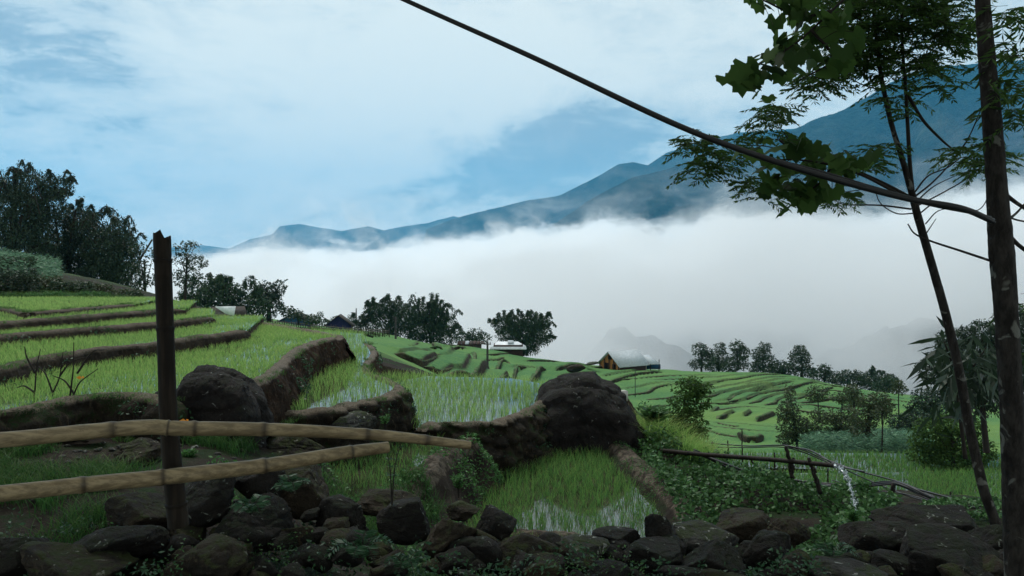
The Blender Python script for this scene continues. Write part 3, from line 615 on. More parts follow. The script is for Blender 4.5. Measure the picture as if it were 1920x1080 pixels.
# ------------------------------------------------------------------ rocks
def rock_mat(name, ca, cb, cc, lichen, moss, la=0.0):
    m, g = mat(name); tc_ = g.n('ShaderNodeTexCoord'); p = tc_.outputs['Object']; ri = g.n('ShaderNodeObjectInfo').outputs['Random']
    p = g.vm('ADD', p, g.n('ShaderNodeCombineXYZ', i={0: g.m('MULTIPLY', ri, 37.0), 1: g.m('MULTIPLY', ri, 11.0), 2: 0.0}).outputs[0])
    nz = g.n('ShaderNodeSeparateXYZ', i={0: g.n('ShaderNodeNewGeometry').outputs['Normal']}).outputs[2]
    nA = g.noise(p, 2.2, 5, 0.6); nB = g.noise(p, 8.0, 6, 0.7, 0.5); nC = g.noise(p, 34.0, 5, 0.7); nD = g.noise(p, 110.0, 3, 0.6)
    c = g.mix(g.ss(nA, 0.35, 0.65), ca, cb); c = g.mix(g.ss(nB, 0.5, 0.7), c, cc); c = g.mix(g.m('MULTIPLY', g.ss(nC, 0.5, 0.7), 0.6), c, (0.008, 0.007, 0.007))
    up = g.ss(g.m('ADD', nz, g.m('MULTIPLY', g.m('SUBTRACT', nB, 0.5), 1.2)), 0.35, 0.85)
    c = g.mix(g.m('MULTIPLY', up, g.ss(nB, 0.42, 0.60)), c, moss)
    c = g.mix(g.m('MULTIPLY', g.ss(g.noise(p, 16.0, 2, 0.4, 1.0), 0.68 - la, 0.73 - la), g.ss(nC, 0.35, 0.55)), c, lichen)
    return finish(m, g, c, 0.9, g.m('ADD', g.m('ADD', g.m('MULTIPLY', nB, 2.5), nC), g.m('MULTIPLY', nD, 0.4)), 1.0, 0.03, 0.25)
M_rock = rock_mat('dark_rock', (0.010, 0.009, 0.008), (0.027, 0.023, 0.020), (0.050, 0.044, 0.038), (0.20, 0.22, 0.19), (0.013, 0.018, 0.007), 0.0)
M_rockl = rock_mat('grey_lichen_rock', (0.030, 0.029, 0.027), (0.075, 0.073, 0.068), (0.14, 0.138, 0.125), (0.32, 0.33, 0.30), (0.04, 0.055, 0.02), 0.05)
M_rockb = rock_mat('brown_moss_rock', (0.014, 0.011, 0.008), (0.045, 0.034, 0.022), (0.085, 0.065, 0.042), (0.20, 0.20, 0.16), (0.032, 0.042, 0.010), -0.02)
M_boulder = rock_mat('black_boulder', (0.009, 0.007, 0.007), (0.020, 0.016, 0.015), (0.034, 0.028, 0.026), (0.22, 0.22, 0.21), (0.014, 0.015, 0.009), -0.02)
def sphere_grid(n):
    a = np.linspace(-1, 1, n); U, W = np.meshgrid(a, a); U = np.tan(U * math.pi / 4); W = np.tan(W * math.pi / 4); o = np.ones_like(U)
    fs = [(o, U, W), (-o, -U, W), (-U, o, W), (U, -o, W), (-W, U, o), (W, U, -o)]
    V = np.concatenate([np.stack(f, -1).reshape(-1, 3) for f in fs]); V /= np.linalg.norm(V, axis=1)[:, None]
    Fc = np.concatenate([grid_faces(n, n) + i * n * n for i in range(6)])
    k_ = np.round(V * 1e5).astype(np.int64); _, idx, inv = np.unique(k_, axis=0, return_index=True, return_inverse=True)
    return V[idx], inv.ravel()[Fc]
SPH = {n: sphere_grid(n) for n in (6, 10, 16, 26)}
def rock_shape(seed, n=16, facets=13, rough=0.13, cut=0.80):
    V, Fc = SPH[n]; rng = np.random.default_rng(seed)
    pl = rng.normal(0, 1, (facets, 3)); pl /= np.linalg.norm(pl, axis=1)[:, None]; d_ = rng.uniform(cut - 0.30, 0.92, facets)
    r = np.minimum((d_ / np.maximum(V @ pl.T, 0.02)).min(1), 1.02)
    W = V * r[:, None]
    W = W + V * (0.06 * fbm(W * 1.7 + seed * 3.7, 3, 0.5) + 0.045 * np.abs(vnoise(W * [3.5, 3.5, 6] + seed)) - 0.05 * np.clip(0.10 - np.abs(vnoise(W * 1.9 + seed + 7)), 0, 1) / 0.10 + 0.035 * fbm(W * 6 + seed, 4, .65))[:, None]
    W = W / np.abs(W).max(0)
    return W, Fc
BIG = []
def rock(px, py, Y, wpx, hpx, label=None, m=None, seed=0, n=16, group=None, depth=0.9, rz=None, name='rock', cat='rock', cut=0.8, rough=0.13):
    W, Fc = rock_shape(seed, n, cut=cut, rough=rough); c = P(px, py, Y); k_ = Y / F
    rx, rz_ = wpx / 2 * k_ * 1.08, hpx / 2 * k_ * 1.08; W = W * np.array([rx, rx * depth, rz_])
    a = (seed * 1.7 % 0.8 - 0.4) if rz is None else rz
    ca, sa = math.cos(a * .4), math.sin(a * .4); W = np.c_[W[:, 0] * ca - W[:, 2] * sa, W[:, 1], W[:, 0] * sa + W[:, 2] * ca] + c
    o = mesh(name, W, Fc, m or M_rock, smooth=True, loc=c)
    return tag(o, label, cat, group)
for i, (px, py, Y, w_, h_, lb, mm) in enumerate([
    (128, 1062, 4.7, 215, 95, 'rounded grey-brown rock in the bottom left corner below the dirt patch', M_rockb),
    (20, 1040, 4.8, 130, 90, 'black rock cut off by the lower left corner of the photo', M_rock),
    (262, 966, 5.4, 150, 78, 'mossy rock at the foot of the upright bamboo post', M_rockb),
    (215, 1018, 5.0, 170, 70, 'low flat dark rock between the mossy rock and the corner rock', M_rock),
    (392, 1058, 4.8, 170, 95, 'rough brown rock at the bottom edge right of the post', M_rockb),
    (562, 918, 5.9, 130, 120, 'large upright rock with a brown mossy top just under the lower rail', M_rockb),
    (486, 905, 5.8, 100, 85, 'dark rock with fern fronds left of the upright brown-topped rock', M_rock),
    (395, 930, 5.5, 130, 110, 'black rock in shade right beside the foot of the bamboo post', M_rock),
    (470, 985, 5.3, 150, 110, 'broad black rock below the fern-covered rock', M_rock),
    (640, 975, 5.6, 100, 90, 'jagged black rock topped with dry brown grass', M_rock),
    (730, 945, 6.0, 110, 46, 'long brown slanting rock under the end of the earth path', M_rockb),
    (765, 975, 5.6, 110, 80, 'angular rock with pale scratches below the slanting brown rock', M_rock),
    (838, 1005, 5.4, 110, 80, 'rounded rock with yellow-green moss on its right shoulder', M_rockb),
    (928, 985, 5.6, 76, 70, 'pointed dark rock standing at the left end of the small puddle', M_rock),
    (868, 958, 5.9, 60, 34, 'small olive rock above the yellow-mossed rock', M_rockb),
    (985, 1042, 5.3, 120, 90, 'ribbed brown rock directly below the small puddle', M_rockb),
    (1085, 1030, 5.4, 130, 60, 'wide flat rock with a pale lichen patch below the nearest paddy', M_rockl),
    (1156, 1012, 5.6, 90, 60, 'smooth black rock before the bright water of the nearest paddy', M_rock),
    (1228, 992, 5.6, 62, 62, 'small peaked rock standing up before the paddy water', M_rock),
    (1312, 1006, 5.7, 130, 58, 'long rock with pale lichen stripes at the right corner of the nearest paddy', M_rockl),
    (1228, 1045, 5.2, 110, 70, 'black rock directly below the small peaked rock', M_rock),
    (1335, 1062, 5.1, 120, 90, 'large dark rock under the lichen-striped one', M_rock),
    (1385, 985, 6.2, 110, 60, 'brown rock at the lower end of the right earth path', M_rockb),
    (1440, 1040, 5.4, 100, 80, 'dark rock below the leafy vines on the slope', M_rock),
    (1478, 1000, 5.9, 80, 56, 'orange-brown rock at the edge of the vines', M_rockb),
    (1500, 1065, 5.0, 80, 60, 'wedge-shaped brown rock right of the dark rocks under the vines', M_rockb),
    (1655, 1018, 6.0, 150, 90, 'black boulder where the falling water lands', M_rock),
    (1745, 985, 6.6, 180, 70, 'long knobbly ledge of dark rock near the foot of the leaning tree', M_rock),
    (1770, 1055, 5.4, 220, 110, 'big dark boulder with grey lichen spots in the bottom right', M_rock),
    (1600, 1072, 4.9, 160, 46, 'pale flat slab at the bottom edge near the right boulder', M_rockl),
    (1868, 1040, 5.6, 120, 110, 'dark rock behind the foot of the two right trees', M_rock),
    (120, 785, 8.9, 100, 52, 'pale grey lichen-covered rock above the upper bamboo rail', M_rockl),
    (165, 806, 8.2, 70, 22, 'thin pale slab just above the rail right of the grey rock', M_rockl),
    (12, 792, 8.6, 70, 44, 'small dark rock above the rail at the left edge', M_rock),
    (185, 737, 9.6, 60, 22, 'flat pale stone on the field edging behind the grey rock', M_rockl),
    (118, 752, 9.4, 70, 26, 'grey stone on the field edging above the grey lichen rock', M_rockl),
    (250, 850, 7.4, 90, 50, 'brown earthy rock between the two bamboo rails', M_rockb),
    (560, 842, 9.0, 120, 50, 'greyish rock behind the rails below the middle paddy bank', M_rockb),
    (655, 795, 10.8, 90, 46, 'pale grey stone set in the curved stony bank', M_rockl),
    (1418, 905, 12.6, 50, 16, 'grey stone lying on the earth ledge under the water pipe', M_rockl),
    (1590, 948, 10.5, 40, 22, 'small grey stone on the slope left of the falling water', M_rockl),
    (1625, 966, 10.0, 40, 24, 'small brown stone right of the falling water', M_rockb)]):
    rock(px, py, Y, w_, h_, lb, mm, seed=11 + i * 3, n=26)
    if py > 890: BIG.append((px, py, w_, h_, lb))
rng = np.random.default_rng(5)
zones = [(-20, 340, 1010, 22), (340, 690, 965, 34), (690, 1060, 1010, 30), (1060, 1440, 1025, 30), (1440, 1930, 1045, 26)]
SHORT = ['rounded corner rock', 'black corner rock', 'mossy rock at the post foot', 'low flat rock near the corner', 'rough brown rock at the bottom edge', 'upright brown-topped rock', 'fern-covered dark rock', 'black rock beside the post foot', 'broad black rock', 'jagged grass-topped rock',
         'slanting brown rock', 'angular scratched rock', 'yellow-mossed rock', 'pointed rock by the puddle', 'small olive rock', 'ribbed brown rock', 'flat rock with pale lichen', 'smooth black rock before the paddy', 'small peaked rock', 'lichen-striped rock', 'black rock under the peaked one',
         'large dark rock under the lichen-striped one', 'brown rock at the path end', 'dark rock below the vines', 'orange-brown rock', 'wedge-shaped brown rock', 'boulder under the falling water', 'knobbly ledge', 'big lichen-spotted boulder', 'pale flat slab', 'rock behind the tree feet']
small = []
for zi, (xa, xb, ya, cnt) in enumerate(zones):      # smaller stones packed between them
    for i in range(cnt):
        px = rng.uniform(xa, xb); t_ = rng.uniform(0, 1); py = ya + t_ * (1125 - ya); s_ = rng.uniform(.5, 1.15); mi = i % 3
        bi = int(np.argmin([math.hypot((px - q[0]) / q[2], (py - q[1]) / q[3]) for q in BIG])); dx, dy = px - BIG[bi][0], py - BIG[bi][1]
        dr = ('left of' if dx < 0 else 'right of') if abs(dx) > 2.2 * abs(dy) else ('above' if dy < 0 else 'below') if abs(dy) > 2.2 * abs(dx) else ('up and left of' if dx < 0 else 'up and right of') if dy < 0 else ('down and left of' if dx < 0 else 'down and right of')
        o = rock(px, py, 5.55 - 1.05 * t_, 78 * s_, 56 * s_ * rng.uniform(.7, 1.2), None, [M_rock, M_rock, M_rockb][mi], seed=500 + zi * 50 + i, n=16, group='small stones packed in the foreground wall', name='stone', cat='stone')
        small.append((dr, SHORT[bi], s_, mi, px, o))
from collections import defaultdict
by = defaultdict(list)
for q in small: by[(q[0], q[1], 'brown' if q[3] == 2 else 'dark')].append(q)
for (dr, sh, co), qs in by.items():
    qs.sort(key=lambda q: q[2]); n = len(qs)
    wd = [['small '], ['smaller ', 'larger '], ['smallest ', 'middle-sized ', 'largest ']][min(n, 3) - 1]
    for i, q in enumerate(qs): q[5]['label'] = (wd[i] if n <= 3 else ['smallest ', 'second smallest ', 'third smallest ', 'fourth smallest ', 'fifth smallest ', 'sixth smallest ', 'seventh smallest '][i] if i < n - 1 else 'largest ') + co + ' stone ' + dr + ' the ' + sh
rgp = np.random.default_rng(31); mb = MB()
for i in range(260):
    x, y = rgp.uniform(-4.6, -1.2), rgp.uniform(5.4, 9.0); s_ = rgp.uniform(.012, .045); W_, F_ = rock_shape(i % 9, 6); mb.add(W_ * s_ * [1, 1, .6] + [x, y, float(ground_z(x, y)[0]) + s_ * .2], F_)
tag(mb.build('gravel', M_rockl), kind='stuff')
# the two boulders
def boulder(outline, zb_px, Y, depth, label, seed):
    """a boulder whose silhouette follows the outline: px, top py pairs; base at zb_px"""
    o = np.array(outline, float); n = 130; x = np.linspace(o[0, 0], o[-1, 0], n); y = np.interp(x, o[:, 0], o[:, 1])
    tp = P(x, y, Y); zb = P(960, zb_px, Y)[2] - 0.25; rows = 90; V = []
    for j in range(rows):
        a = math.pi * j / (rows - 1); f = math.sin(a) ** 0.38; c = -math.cos(a)
        hx = (tp[:, 2] - zb)
        ends = np.clip(np.minimum(np.linspace(0, 1, n), 1 - np.linspace(0, 1, n)) * 5, 0, 1) ** 0.5
        V.append(np.stack([tp[:, 0] + 0 * hx, Y + c * depth * (0.35 + 0.65 * ends), zb + hx * f], -1))
    V = np.array(V).reshape(-1, 3); cx = V.mean(0)
    d_ = V - cx; d_ /= np.linalg.norm(d_, axis=1)[:, None]
    cr = np.abs(vnoise(V * np.array([0.9, 1.2, 1.6]) + seed)); V = V + d_ * (0.13 * (np.abs(vnoise(V * 1.35 + seed)) - .35) + 0.07 * (np.abs(vnoise(V * 3.1 + seed)) - .3) + 0.05 * fbm(V * 5 + seed, 5, 0.66) - 0.05 * np.clip(0.12 - cr, 0, 1) / 0.12)[:, None]
    c = P((o[0, 0] + o[-1, 0]) / 2, zb_px, Y)
    return tag(mesh('boulder', V, grid_faces(rows, n)[:, ::-1], M_boulder, smooth=True, loc=c), label, 'boulder')
boulder([(978, 850), (990, 790), (1004, 752), (1024, 728), (1048, 708), (1085, 699), (1115, 697), (1128, 712), (1152, 724), (1170, 738), (1184, 766), (1198, 796), (1208, 830), (1216, 868)], 868, 14.4, 0.9, 'huge near-black boulder with a diagonal ridge standing at the back of the nearest paddy', 4.0)
boulder([(326, 800), (330, 740), (345, 700), (365, 684), (392, 680), (420, 684), (448, 702), (468, 712), (485, 740), (500, 772), (512, 812)], 815, 9.0, 0.5, 'rounded near-black boulder behind the upright bamboo post', 8.0)
boulder([(200, 800), (215, 768), (240, 745), (275, 736), (300, 728), (320, 722), (345, 735), (350, 800)], 812, 8.9, 0.25, 'low dark rocky ledge joining the left boulder to the field edging', 12.0)

# ------------------------------------------------------------------ leaves and trees
def leaf_mat(name, lo, hi, tr=0.3, rough=0.5, spec=0.3):
    m, g = mat(name); a = g.n('ShaderNodeAttribute', attribute_name='shade').outputs['Fac']; c = g.mix(a, lo, hi)
    dif = g.n('ShaderNodeBsdfPrincipled', i={'Base Color': c, 'Roughness': rough, 'Specular IOR Level': spec}); t = g.n('ShaderNodeBsdfTranslucent', i={'Color': g.mix(0.5, c, hi)})
    mx = g.n('ShaderNodeMixShader', i={0: tr, 1: dif, 2: t}); g.n('ShaderNodeOutputMaterial', i={'Surface': mx}); return m
L_far = leaf_mat('far_foliage', (0.016, 0.034, 0.018), (0.045, 0.085, 0.035), 0.2)
L_farb = leaf_mat('bamboo_foliage', (0.014, 0.032, 0.016), (0.045, 0.088, 0.034), 0.2)
L_dark = leaf_mat('dark_foliage', (0.013, 0.029, 0.019), (0.040, 0.072, 0.038), 0.15)  # dark blue-green leaf tone
L_mid = leaf_mat('young_tree_foliage', (0.022, 0.040, 0.016), (0.075, 0.100, 0.038), 0.25)
L_near = leaf_mat('near_leaves', (0.014, 0.032, 0.011), (0.075, 0.145, 0.034), 0.5, 0.6, 0.12)
L_vine = leaf_mat('vine_leaves', (0.018, 0.052, 0.016), (0.085, 0.19, 0.060), 0.25, 0.55, 0.22)
L_corn = leaf_mat('corn_leaves', (0.012, 0.05, 0.028), (0.17, 0.32, 0.19), 0.3, 0.6, 0.2)
L_weed = leaf_mat('weed_leaves', (0.03, 0.09, 0.025), (0.10, 0.24, 0.07), 0.3, 0.55, 0.2)
L_fern = leaf_mat('fern_leaves', (0.018, 0.055, 0.025), (0.05, 0.12, 0.055), 0.3, 0.5)
L_rust = leaf_mat('orange_petals', (0.45, 0.16, 0.02), (0.75, 0.30, 0.03), 0.3)
m, g = mat('bark'); p = pos(g); nB = g.noise(g.vm('MULTIPLY', p, (1, 1, 0.35)), 22.0, 5, 0.7); nC = g.noise(p, 9.0, 3, 0.5, 1.0)
M_bark = finish(m, g, g.mix(g.ss(nC, 0.60, 0.68), g.mix(g.ss(nB, 0.35, 0.65), (0.013, 0.011, 0.010), (0.040, 0.035, 0.031)), (0.13, 0.13, 0.115)), 0.9, nB, 1.0, 0.02, 0.2)
m, g = mat('dark_bark'); nB = g.noise(pos(g), 12.0, 3, 0.6); M_barkd = finish(m, g, g.mix(nB, (0.012, 0.010, 0.009), (0.035, 0.028, 0.022)), 0.9)
def leafset(pts, size, rng, aspect=0.35, droop=0.5, dirs=None, fold=0.15, jit=0.35, quad=True):
    """diamond leaves; returns V, quads, shade"""
    n = len(pts)
    if dirs is None:
        a = rng.uniform(0, 2 * np.pi, n); el = rng.normal(-droop, 0.5, n); dirs = np.stack([np.cos(a) * np.cos(el), np.sin(a) * np.cos(el), np.sin(el)], -1)
    s = size * rng.uniform(1 - jit, 1 + jit, n)[:, None]
    r = rng.normal(0, 1, (n, 3)); side = np.cross(dirs, r); side /= np.linalg.norm(side, axis=1)[:, None] + 1e-9
    up = np.cross(side, dirs)
    V = np.stack([pts, pts + dirs * s * 0.45 + side * s * aspect * .5 + up * s * fold * .3, pts + dirs * s, pts + dirs * s * 0.45 - side * s * aspect * .5 + up * s * fold * .3], 1)
    return V.reshape(-1, 3), (np.arange(n)[:, None] * 4 + np.arange(4)), np.repeat(rng.uniform(0, 1, n), 4)
def lobe_points(c, rx, ry, rz, n, rng, seed, clump=1.0, hollow=0.35, thr=-0.05):
    d_ = rng.normal(0, 1, (n * 3, 3)); d_ /= np.linalg.norm(d_, axis=1)[:, None]; r = hollow + (1 - hollow) * rng.uniform(0, 1, n * 3) ** 0.5
    w = d_ * r[:, None] * (1 + 0.28 * fbm(d_ * 1.8 + seed, 3))[:, None]
    p = c + w * np.array([rx, ry, rz]); f = fbm(p / (clump * max(min(rx, rz), 1e-3)) * 2.2 + seed, 3)
    return p[f > thr][:n]
def tree(base, Y, lobes, label, leaf=0.28, dens=1.0, kind='tree', m=None, seed=0, name=None, group=None, trunk_w=None, aspect=0.45, droop=0.4, hidden_base=False, cat='tree', lean=None, bark=None, thr=-0.2, arcs=0, n_tr=1, depthf=1.0):
    """a tree: base pixel, distance, crown lobes as (px, py, rx, ry) in pixels"""
    rng = np.random.default_rng(seed + 1000); b = P(base[0], base[1], Y); root = empty(name or kind, b, label, cat, group)
    mb = MB(); k_ = Y / F; V = MB(); lb = np.array(lobes, float)
    cx, cy = np.average(lb[:, 0], weights=lb[:, 2]), np.average(lb[:, 1], weights=lb[:, 3]); hi = lb[:, 1].min()
    hpx = base[1] - hi; tw = (trunk_w or max(hpx * 0.05, 2.2)) * k_
    top = P(cx + (lean or 0), cy - 0.15 * hpx, Y)
    for q in range(n_tr):
        o_ = rng.normal(0, 0.5, 3) * tw * 4 * (n_tr > 1); path = spline([b + o_ * [1, 1, 0] - [0, 0, 0.3], b + o_ * [1, 1, 0] + (top - b) * 0.45 + rng.normal(0, 0.02, 3) * np.linalg.norm(top - b), top + o_ * 3], 9); mb.add(*tube(path - b, np.linspace(tw, tw * 0.35, 9) / (1.6 if n_tr > 1 else 1), 6, False))
    for i, (px, py, rx, ry) in enumerate(lobes):
        c = P(px, py, Y); c[1] += rng.uniform(-0.5, 0.5) * rx * k_ * depthf; R_ = np.array([rx, (rx + ry) / 2 * depthf, ry]) * k_ * 1.12
        s0 = b + (top - b) * rng.uniform(0.35, 0.8)
        mb.add(*tube(spline([s0, (s0 + c) / 2 - [0, 0, 0.1 * R_[2]], c], 6) - b, np.linspace(tw * 0.45, tw * 0.12, 6), 5, False))
        area = rx * ry * k_ * k_; n = int(min(max(dens * 20.0 * area / (leaf * leaf * aspect), 60), 7000))
        p = lobe_points(c, R_[0], R_[1], R_[2], n, rng, seed + i * 2.3, thr=thr)
        v, f, s = leafset(p - b, leaf, rng, aspect, droop); V.add(v, f, s)
        if arcs:
            for q in range(arcs):
                a = rng.uniform(-1.2, 1.2); ln = rng.uniform(0.7, 1.35) * R_[2]; d_ = np.array([math.sin(a), rng.uniform(-.5, .5), abs(math.cos(a)) + .3]); e0 = c + d_ * R_ * 0.7
                tip = e0 + np.array([math.sin(a) * ln * .8, d_[1] * ln * .5, ln * rng.uniform(-.3, .35)]); mid = (e0 + tip) / 2 + [0, 0, ln * .4]
                pt = spline([e0, mid, tip], 14); pp = np.repeat(pt, 10, 0) + rng.normal(0, 0.05 * ln, (140, 3)) + [0, 0, -.03 * ln]
                v, f, s = leafset(pp - b, leaf, rng, aspect, 0.9); V.add(v, f, s); mb.add(*tube(pt - b, tw * 0.12, 4, False))
    mb.build('trunk', bark or M_barkd, root, smooth=True); V.build('crown', m or L_far, root, attr='shade')
    return root
# left grove above the fields
tree((20, 545), 62, [(5,400,60,60),(60,355,42,32),(100,350,28,22),(40,420,55,60),(95,385,30,26),(0,470,70,60),(60,480,60,70),(15,350,24,22)], 'tallest dark bamboo clump at the left edge above the corn slope', 0.22, 1.0, 'bamboo_clump', L_dark, 1, arcs=5, aspect=0.3, droop=0.8, n_tr=4, cat='bamboo')
tree((120, 545), 66, [(110,440,40,45),(150,425,38,36),(130,490,60,55),(180,470,50,50),(90,500,50,50),(160,410,28,22)], 'broad dark bamboo clump right of the tallest one', 0.24, 1.0, 'bamboo_clump', L_dark, 2, arcs=5, aspect=0.3, droop=0.8, n_tr=4, cat='bamboo')
tree((215, 575), 64, [(200,470,36,40),(225,490,36,38),(195,520,50,45),(240,530,34,40),(215,440,24,26),(235,460,20,22)], 'dark bamboo clump sloping down to the small trees left of the post', 0.22, 1.0, 'bamboo_clump', L_dark, 3, arcs=4, aspect=0.3, droop=0.8, n_tr=4, cat='bamboo')
tree((272, 582), 58, [(262,465,18,12),(285,475,16,10),(268,500,18,14),(280,525,18,12),(256,540,16,14)], 'sparse layered tree just left of the upright bamboo post', 0.20, 0.55, 'tree', L_dark, 4, trunk_w=3, thr=0.05)
tree((346, 560), 58, [(352,465,24,14),(338,485,20,12),(366,492,20,15),(350,512,24,13),(372,520,12,8),(336,528,14,10)], 'slender airy tree just right of the upright bamboo post', 0.19, 0.6, 'tree', L_dark, 5, trunk_w=3, thr=0.05)
tree((440, 605), 105, [(370,555,34,26),(410,560,40,28),(450,565,36,28),(395,540,26,18),(430,545,30,18),(480,575,30,25),(360,580,34,20)], 'low bushy bamboo thicket behind the white-roofed shed', 0.42, 1.0, 'bamboo_clump', L_far, 6, arcs=3, aspect=0.35, droop=0.7, n_tr=3, cat='bamboo')
tree((505, 600), 108, [(470,524,10,8),(500,545,24,18),(522,540,13,16),(510,570,24,22),(490,560,20,20)], 'dark tree with a small round tuft on its top behind the huts', 0.36, 1.0, 'tree', L_dark, 7, thr=-0.1, trunk_w=5)
tree((560, 605), 112, [(550,588,20,10),(580,598,20,9),(535,580,14,8)], 'low scrub between the thicket and the blue hut', 0.4, 1.0, 'shrub', L_far, 8, cat='shrub')
tree((640, 618), 165, [(585,600,16,8),(608,604,14,8),(633,600,12,8),(600,590,6,7)], 'thin hazy bushes beyond the two huts', 0.45, 0.8, 'shrub', L_far, 9, cat='shrub')
tree((680, 622), 145, [(658,600,9,10),(678,604,14,9),(668,612,22,10),(686,598,8,6)], 'small arching bamboo beside the thin pole', 0.4, 0.9, 'bamboo_clump', L_far, 10, arcs=3, aspect=.3, cat='bamboo')
tree((735, 640), 146, [(705,585,16,18),(735,582,18,20),(760,590,20,24),(718,610,30,26),(750,615,30,28),(697,580,8,8)], 'bamboo grove behind the first utility pole', 0.44, 1.1, 'bamboo_clump', L_farb, 11, arcs=5, aspect=.3, droop=.8, n_tr=4, cat='bamboo')
tree((810, 645), 142, [(790,588,20,20),(815,592,22,24),(838,608,18,22),(800,618,34,26),(830,628,28,20),(780,615,24,24),(818,580,10,12)], 'bamboo grove right of the first utility pole with one tall curling tip', 0.44, 1.1, 'bamboo_clump', L_farb, 12, arcs=5, aspect=.3, droop=.8, n_tr=4, cat='bamboo')
tree((885, 648), 170, [(868,630,14,9),(890,626,16,10),(905,632,16,10),(880,638,26,9)], 'small hazy bush behind the ruined shed', 0.5, 0.9, 'shrub', L_far, 13, cat='shrub')
tree((980, 664), 140, [(945,608,20,16),(972,605,22,18),(1000,606,22,18),(1020,602,12,12),(955,625,24,18),(985,630,32,26),(1012,625,22,20),(985,650,26,14),(925,603,10,4),(1030,634,9,5)], 'full rounded bamboo clump behind the white-roofed farmhouse', 0.42, 1.2, 'bamboo_clump', L_farb, 14, arcs=4, aspect=.3, droop=.9, n_tr=4, cat='bamboo')
# trees on the far rim, right
for i, (bx, by, lob, lb) in enumerate([
    ((1315, 696), 0, [(1312,655,13,12),(1322,672,16,14),(1308,682,14,10),(1330,660,8,8)], 'leftmost rounded tree of the row behind the far terraces'),
    ((1348, 698), 0, [(1350,652,10,10),(1350,672,16,16),(1340,685,18,12)], 'narrow tree second from the left in the far row'),
    ((1385, 700), 0, [(1384,650,14,11),(1392,660,14,12),(1382,678,20,16),(1368,685,16,12)], 'tall rounded tree third in the far row above the white tarpaulin'),
    ((1432, 702), 0, [(1432,650,11,9),(1430,664,18,12),(1436,680,22,16),(1418,688,16,12)], 'dome-topped tree in the middle of the far row'),
    ((1468, 706), 0, [(1465,690,20,14),(1450,694,18,10),(1478,697,14,10)], 'low dark tree between the two tallest ones of the far row'),
    ((1503, 710), 0, [(1502,656,11,10),(1502,668,20,13),(1500,684,22,12),(1510,696,22,10)], 'broad cone-shaped tree at the right of the far row'),
    ((1545, 716), 0, [(1545,690,12,8),(1540,702,22,12),(1560,706,18,10)], 'low tree just right of the cone-shaped one'),
    ((1590, 728), 0, [(1585,700,12,8),(1595,712,24,12),(1570,714,18,10),(1605,705,10,12)], 'dark bushy tree on the descending rim')]):
    tree(bx, 150 - (i % 3) * 3, lob, lb, 0.42, 1.1, 'tree', L_far, 20 + i, group='trees behind the far terraces')
tree((1645, 738), 145, [(1625,708,20,14),(1640,718,28,16),(1660,722,24,14)], 'pale feathery bamboo at the end of the far rim', 0.42, 1.0, 'bamboo_clump', L_farb, 31, arcs=3, aspect=.3, cat='bamboo')
tree((1668, 740), 138, [(1665,712,13,10),(1678,720,14,12),(1655,726,18,12)], 'small round dark tree above the slim young trees', 0.4, 1.0, 'tree', L_far, 32)
# slim young trees in the right middle
slim = [((1536, 785), 74, [(1535,735,20,12),(1530,745,16,8)], 'slim young tree with one high round tuft, leftmost of the bare-stemmed ones'),
        ((1608, 815), 68, [(1598,732,13,12),(1602,745,12,7)], 'slim young tree with a high small tuft and a very thin stem'),
        ((1577, 770), 80, [(1575,745,16,10),(1585,752,14,9)], 'slim tree with a flat loose tuft at the foot of the rim'),
        ((1603, 790), 76, [(1603,738,13,13),(1600,750,12,9)], 'slim tree with a dense oval tuft beside the flat-tufted one'),
        ((1686, 790), 72, [(1686,730,14,10),(1684,720,9,8)], 'slim tree with a neat umbrella tuft standing on the right rim')]
for i, (bx, Y, lob, lb) in enumerate(slim):
    tree(bx, Y, lob, lb, 0.22, 1.0, 'tree', L_mid, 40 + i, trunk_w=1.6, group='slim young trees on the right')
tree((1495, 838), 62, [(1480,735,10,14),(1482,765,18,18),(1470,775,16,14),(1485,800,26,24),(1505,805,26,22),(1478,825,20,12),(1515,820,18,14)], 'leafy young tree nearest the curved terraces', 0.20, 1.0, 'tree', L_mid, 50, trunk_w=3)
tree((1570, 836), 60, [(1545,780,26,14),(1560,800,28,20),(1585,795,24,18),(1575,818,34,16),(1595,775,18,10),(1610,800,18,16)], 'bushy brownish young tree in the middle of the right grove', 0.20, 1.0, 'tree', L_mid, 51, trunk_w=3)
tree((1624, 862), 50, [(1630,752,24,14),(1622,780,26,20),(1618,810,22,18),(1640,768,20,12),(1650,760,16,10)], 'young tree with a thick straight trunk rising from the corn', 0.18, 0.9, 'tree', L_mid, 52, trunk_w=7)
tree((1652, 866), 47, [(1652,745,16,12),(1660,760,18,12),(1650,775,16,10)], 'thin-stemmed young tree right of the thick-trunked one', 0.16, 0.8, 'tree', L_mid, 53, trunk_w=2)
tree((1700, 815), 64, [(1688,790,22,14),(1705,800,26,20),(1722,785,24,18),(1685,808,20,14)], 'dark round bush in the middle of the right grove', 0.24, 1.0, 'bush', L_dark, 54, cat='bush')
tree((1745, 800), 66, [(1735,745,30,20),(1765,760,34,26),(1725,770,24,18),(1790,740,30,24)], 'dark hazy tree behind the leaning trunk', 0.26, 1.0, 'tree', L_dark, 55)
tree((1790, 890), 33, [(1745,800,30,18),(1780,795,36,20),(1820,800,32,20),(1760,830,44,28),(1805,835,44,30),(1740,850,28,22),(1780,860,44,24),(1840,850,30,28)], 'large dense green bush at the edge of the right paddies', 0.15, 1.0, 'bush', L_near, 56, cat='bush', aspect=.5)
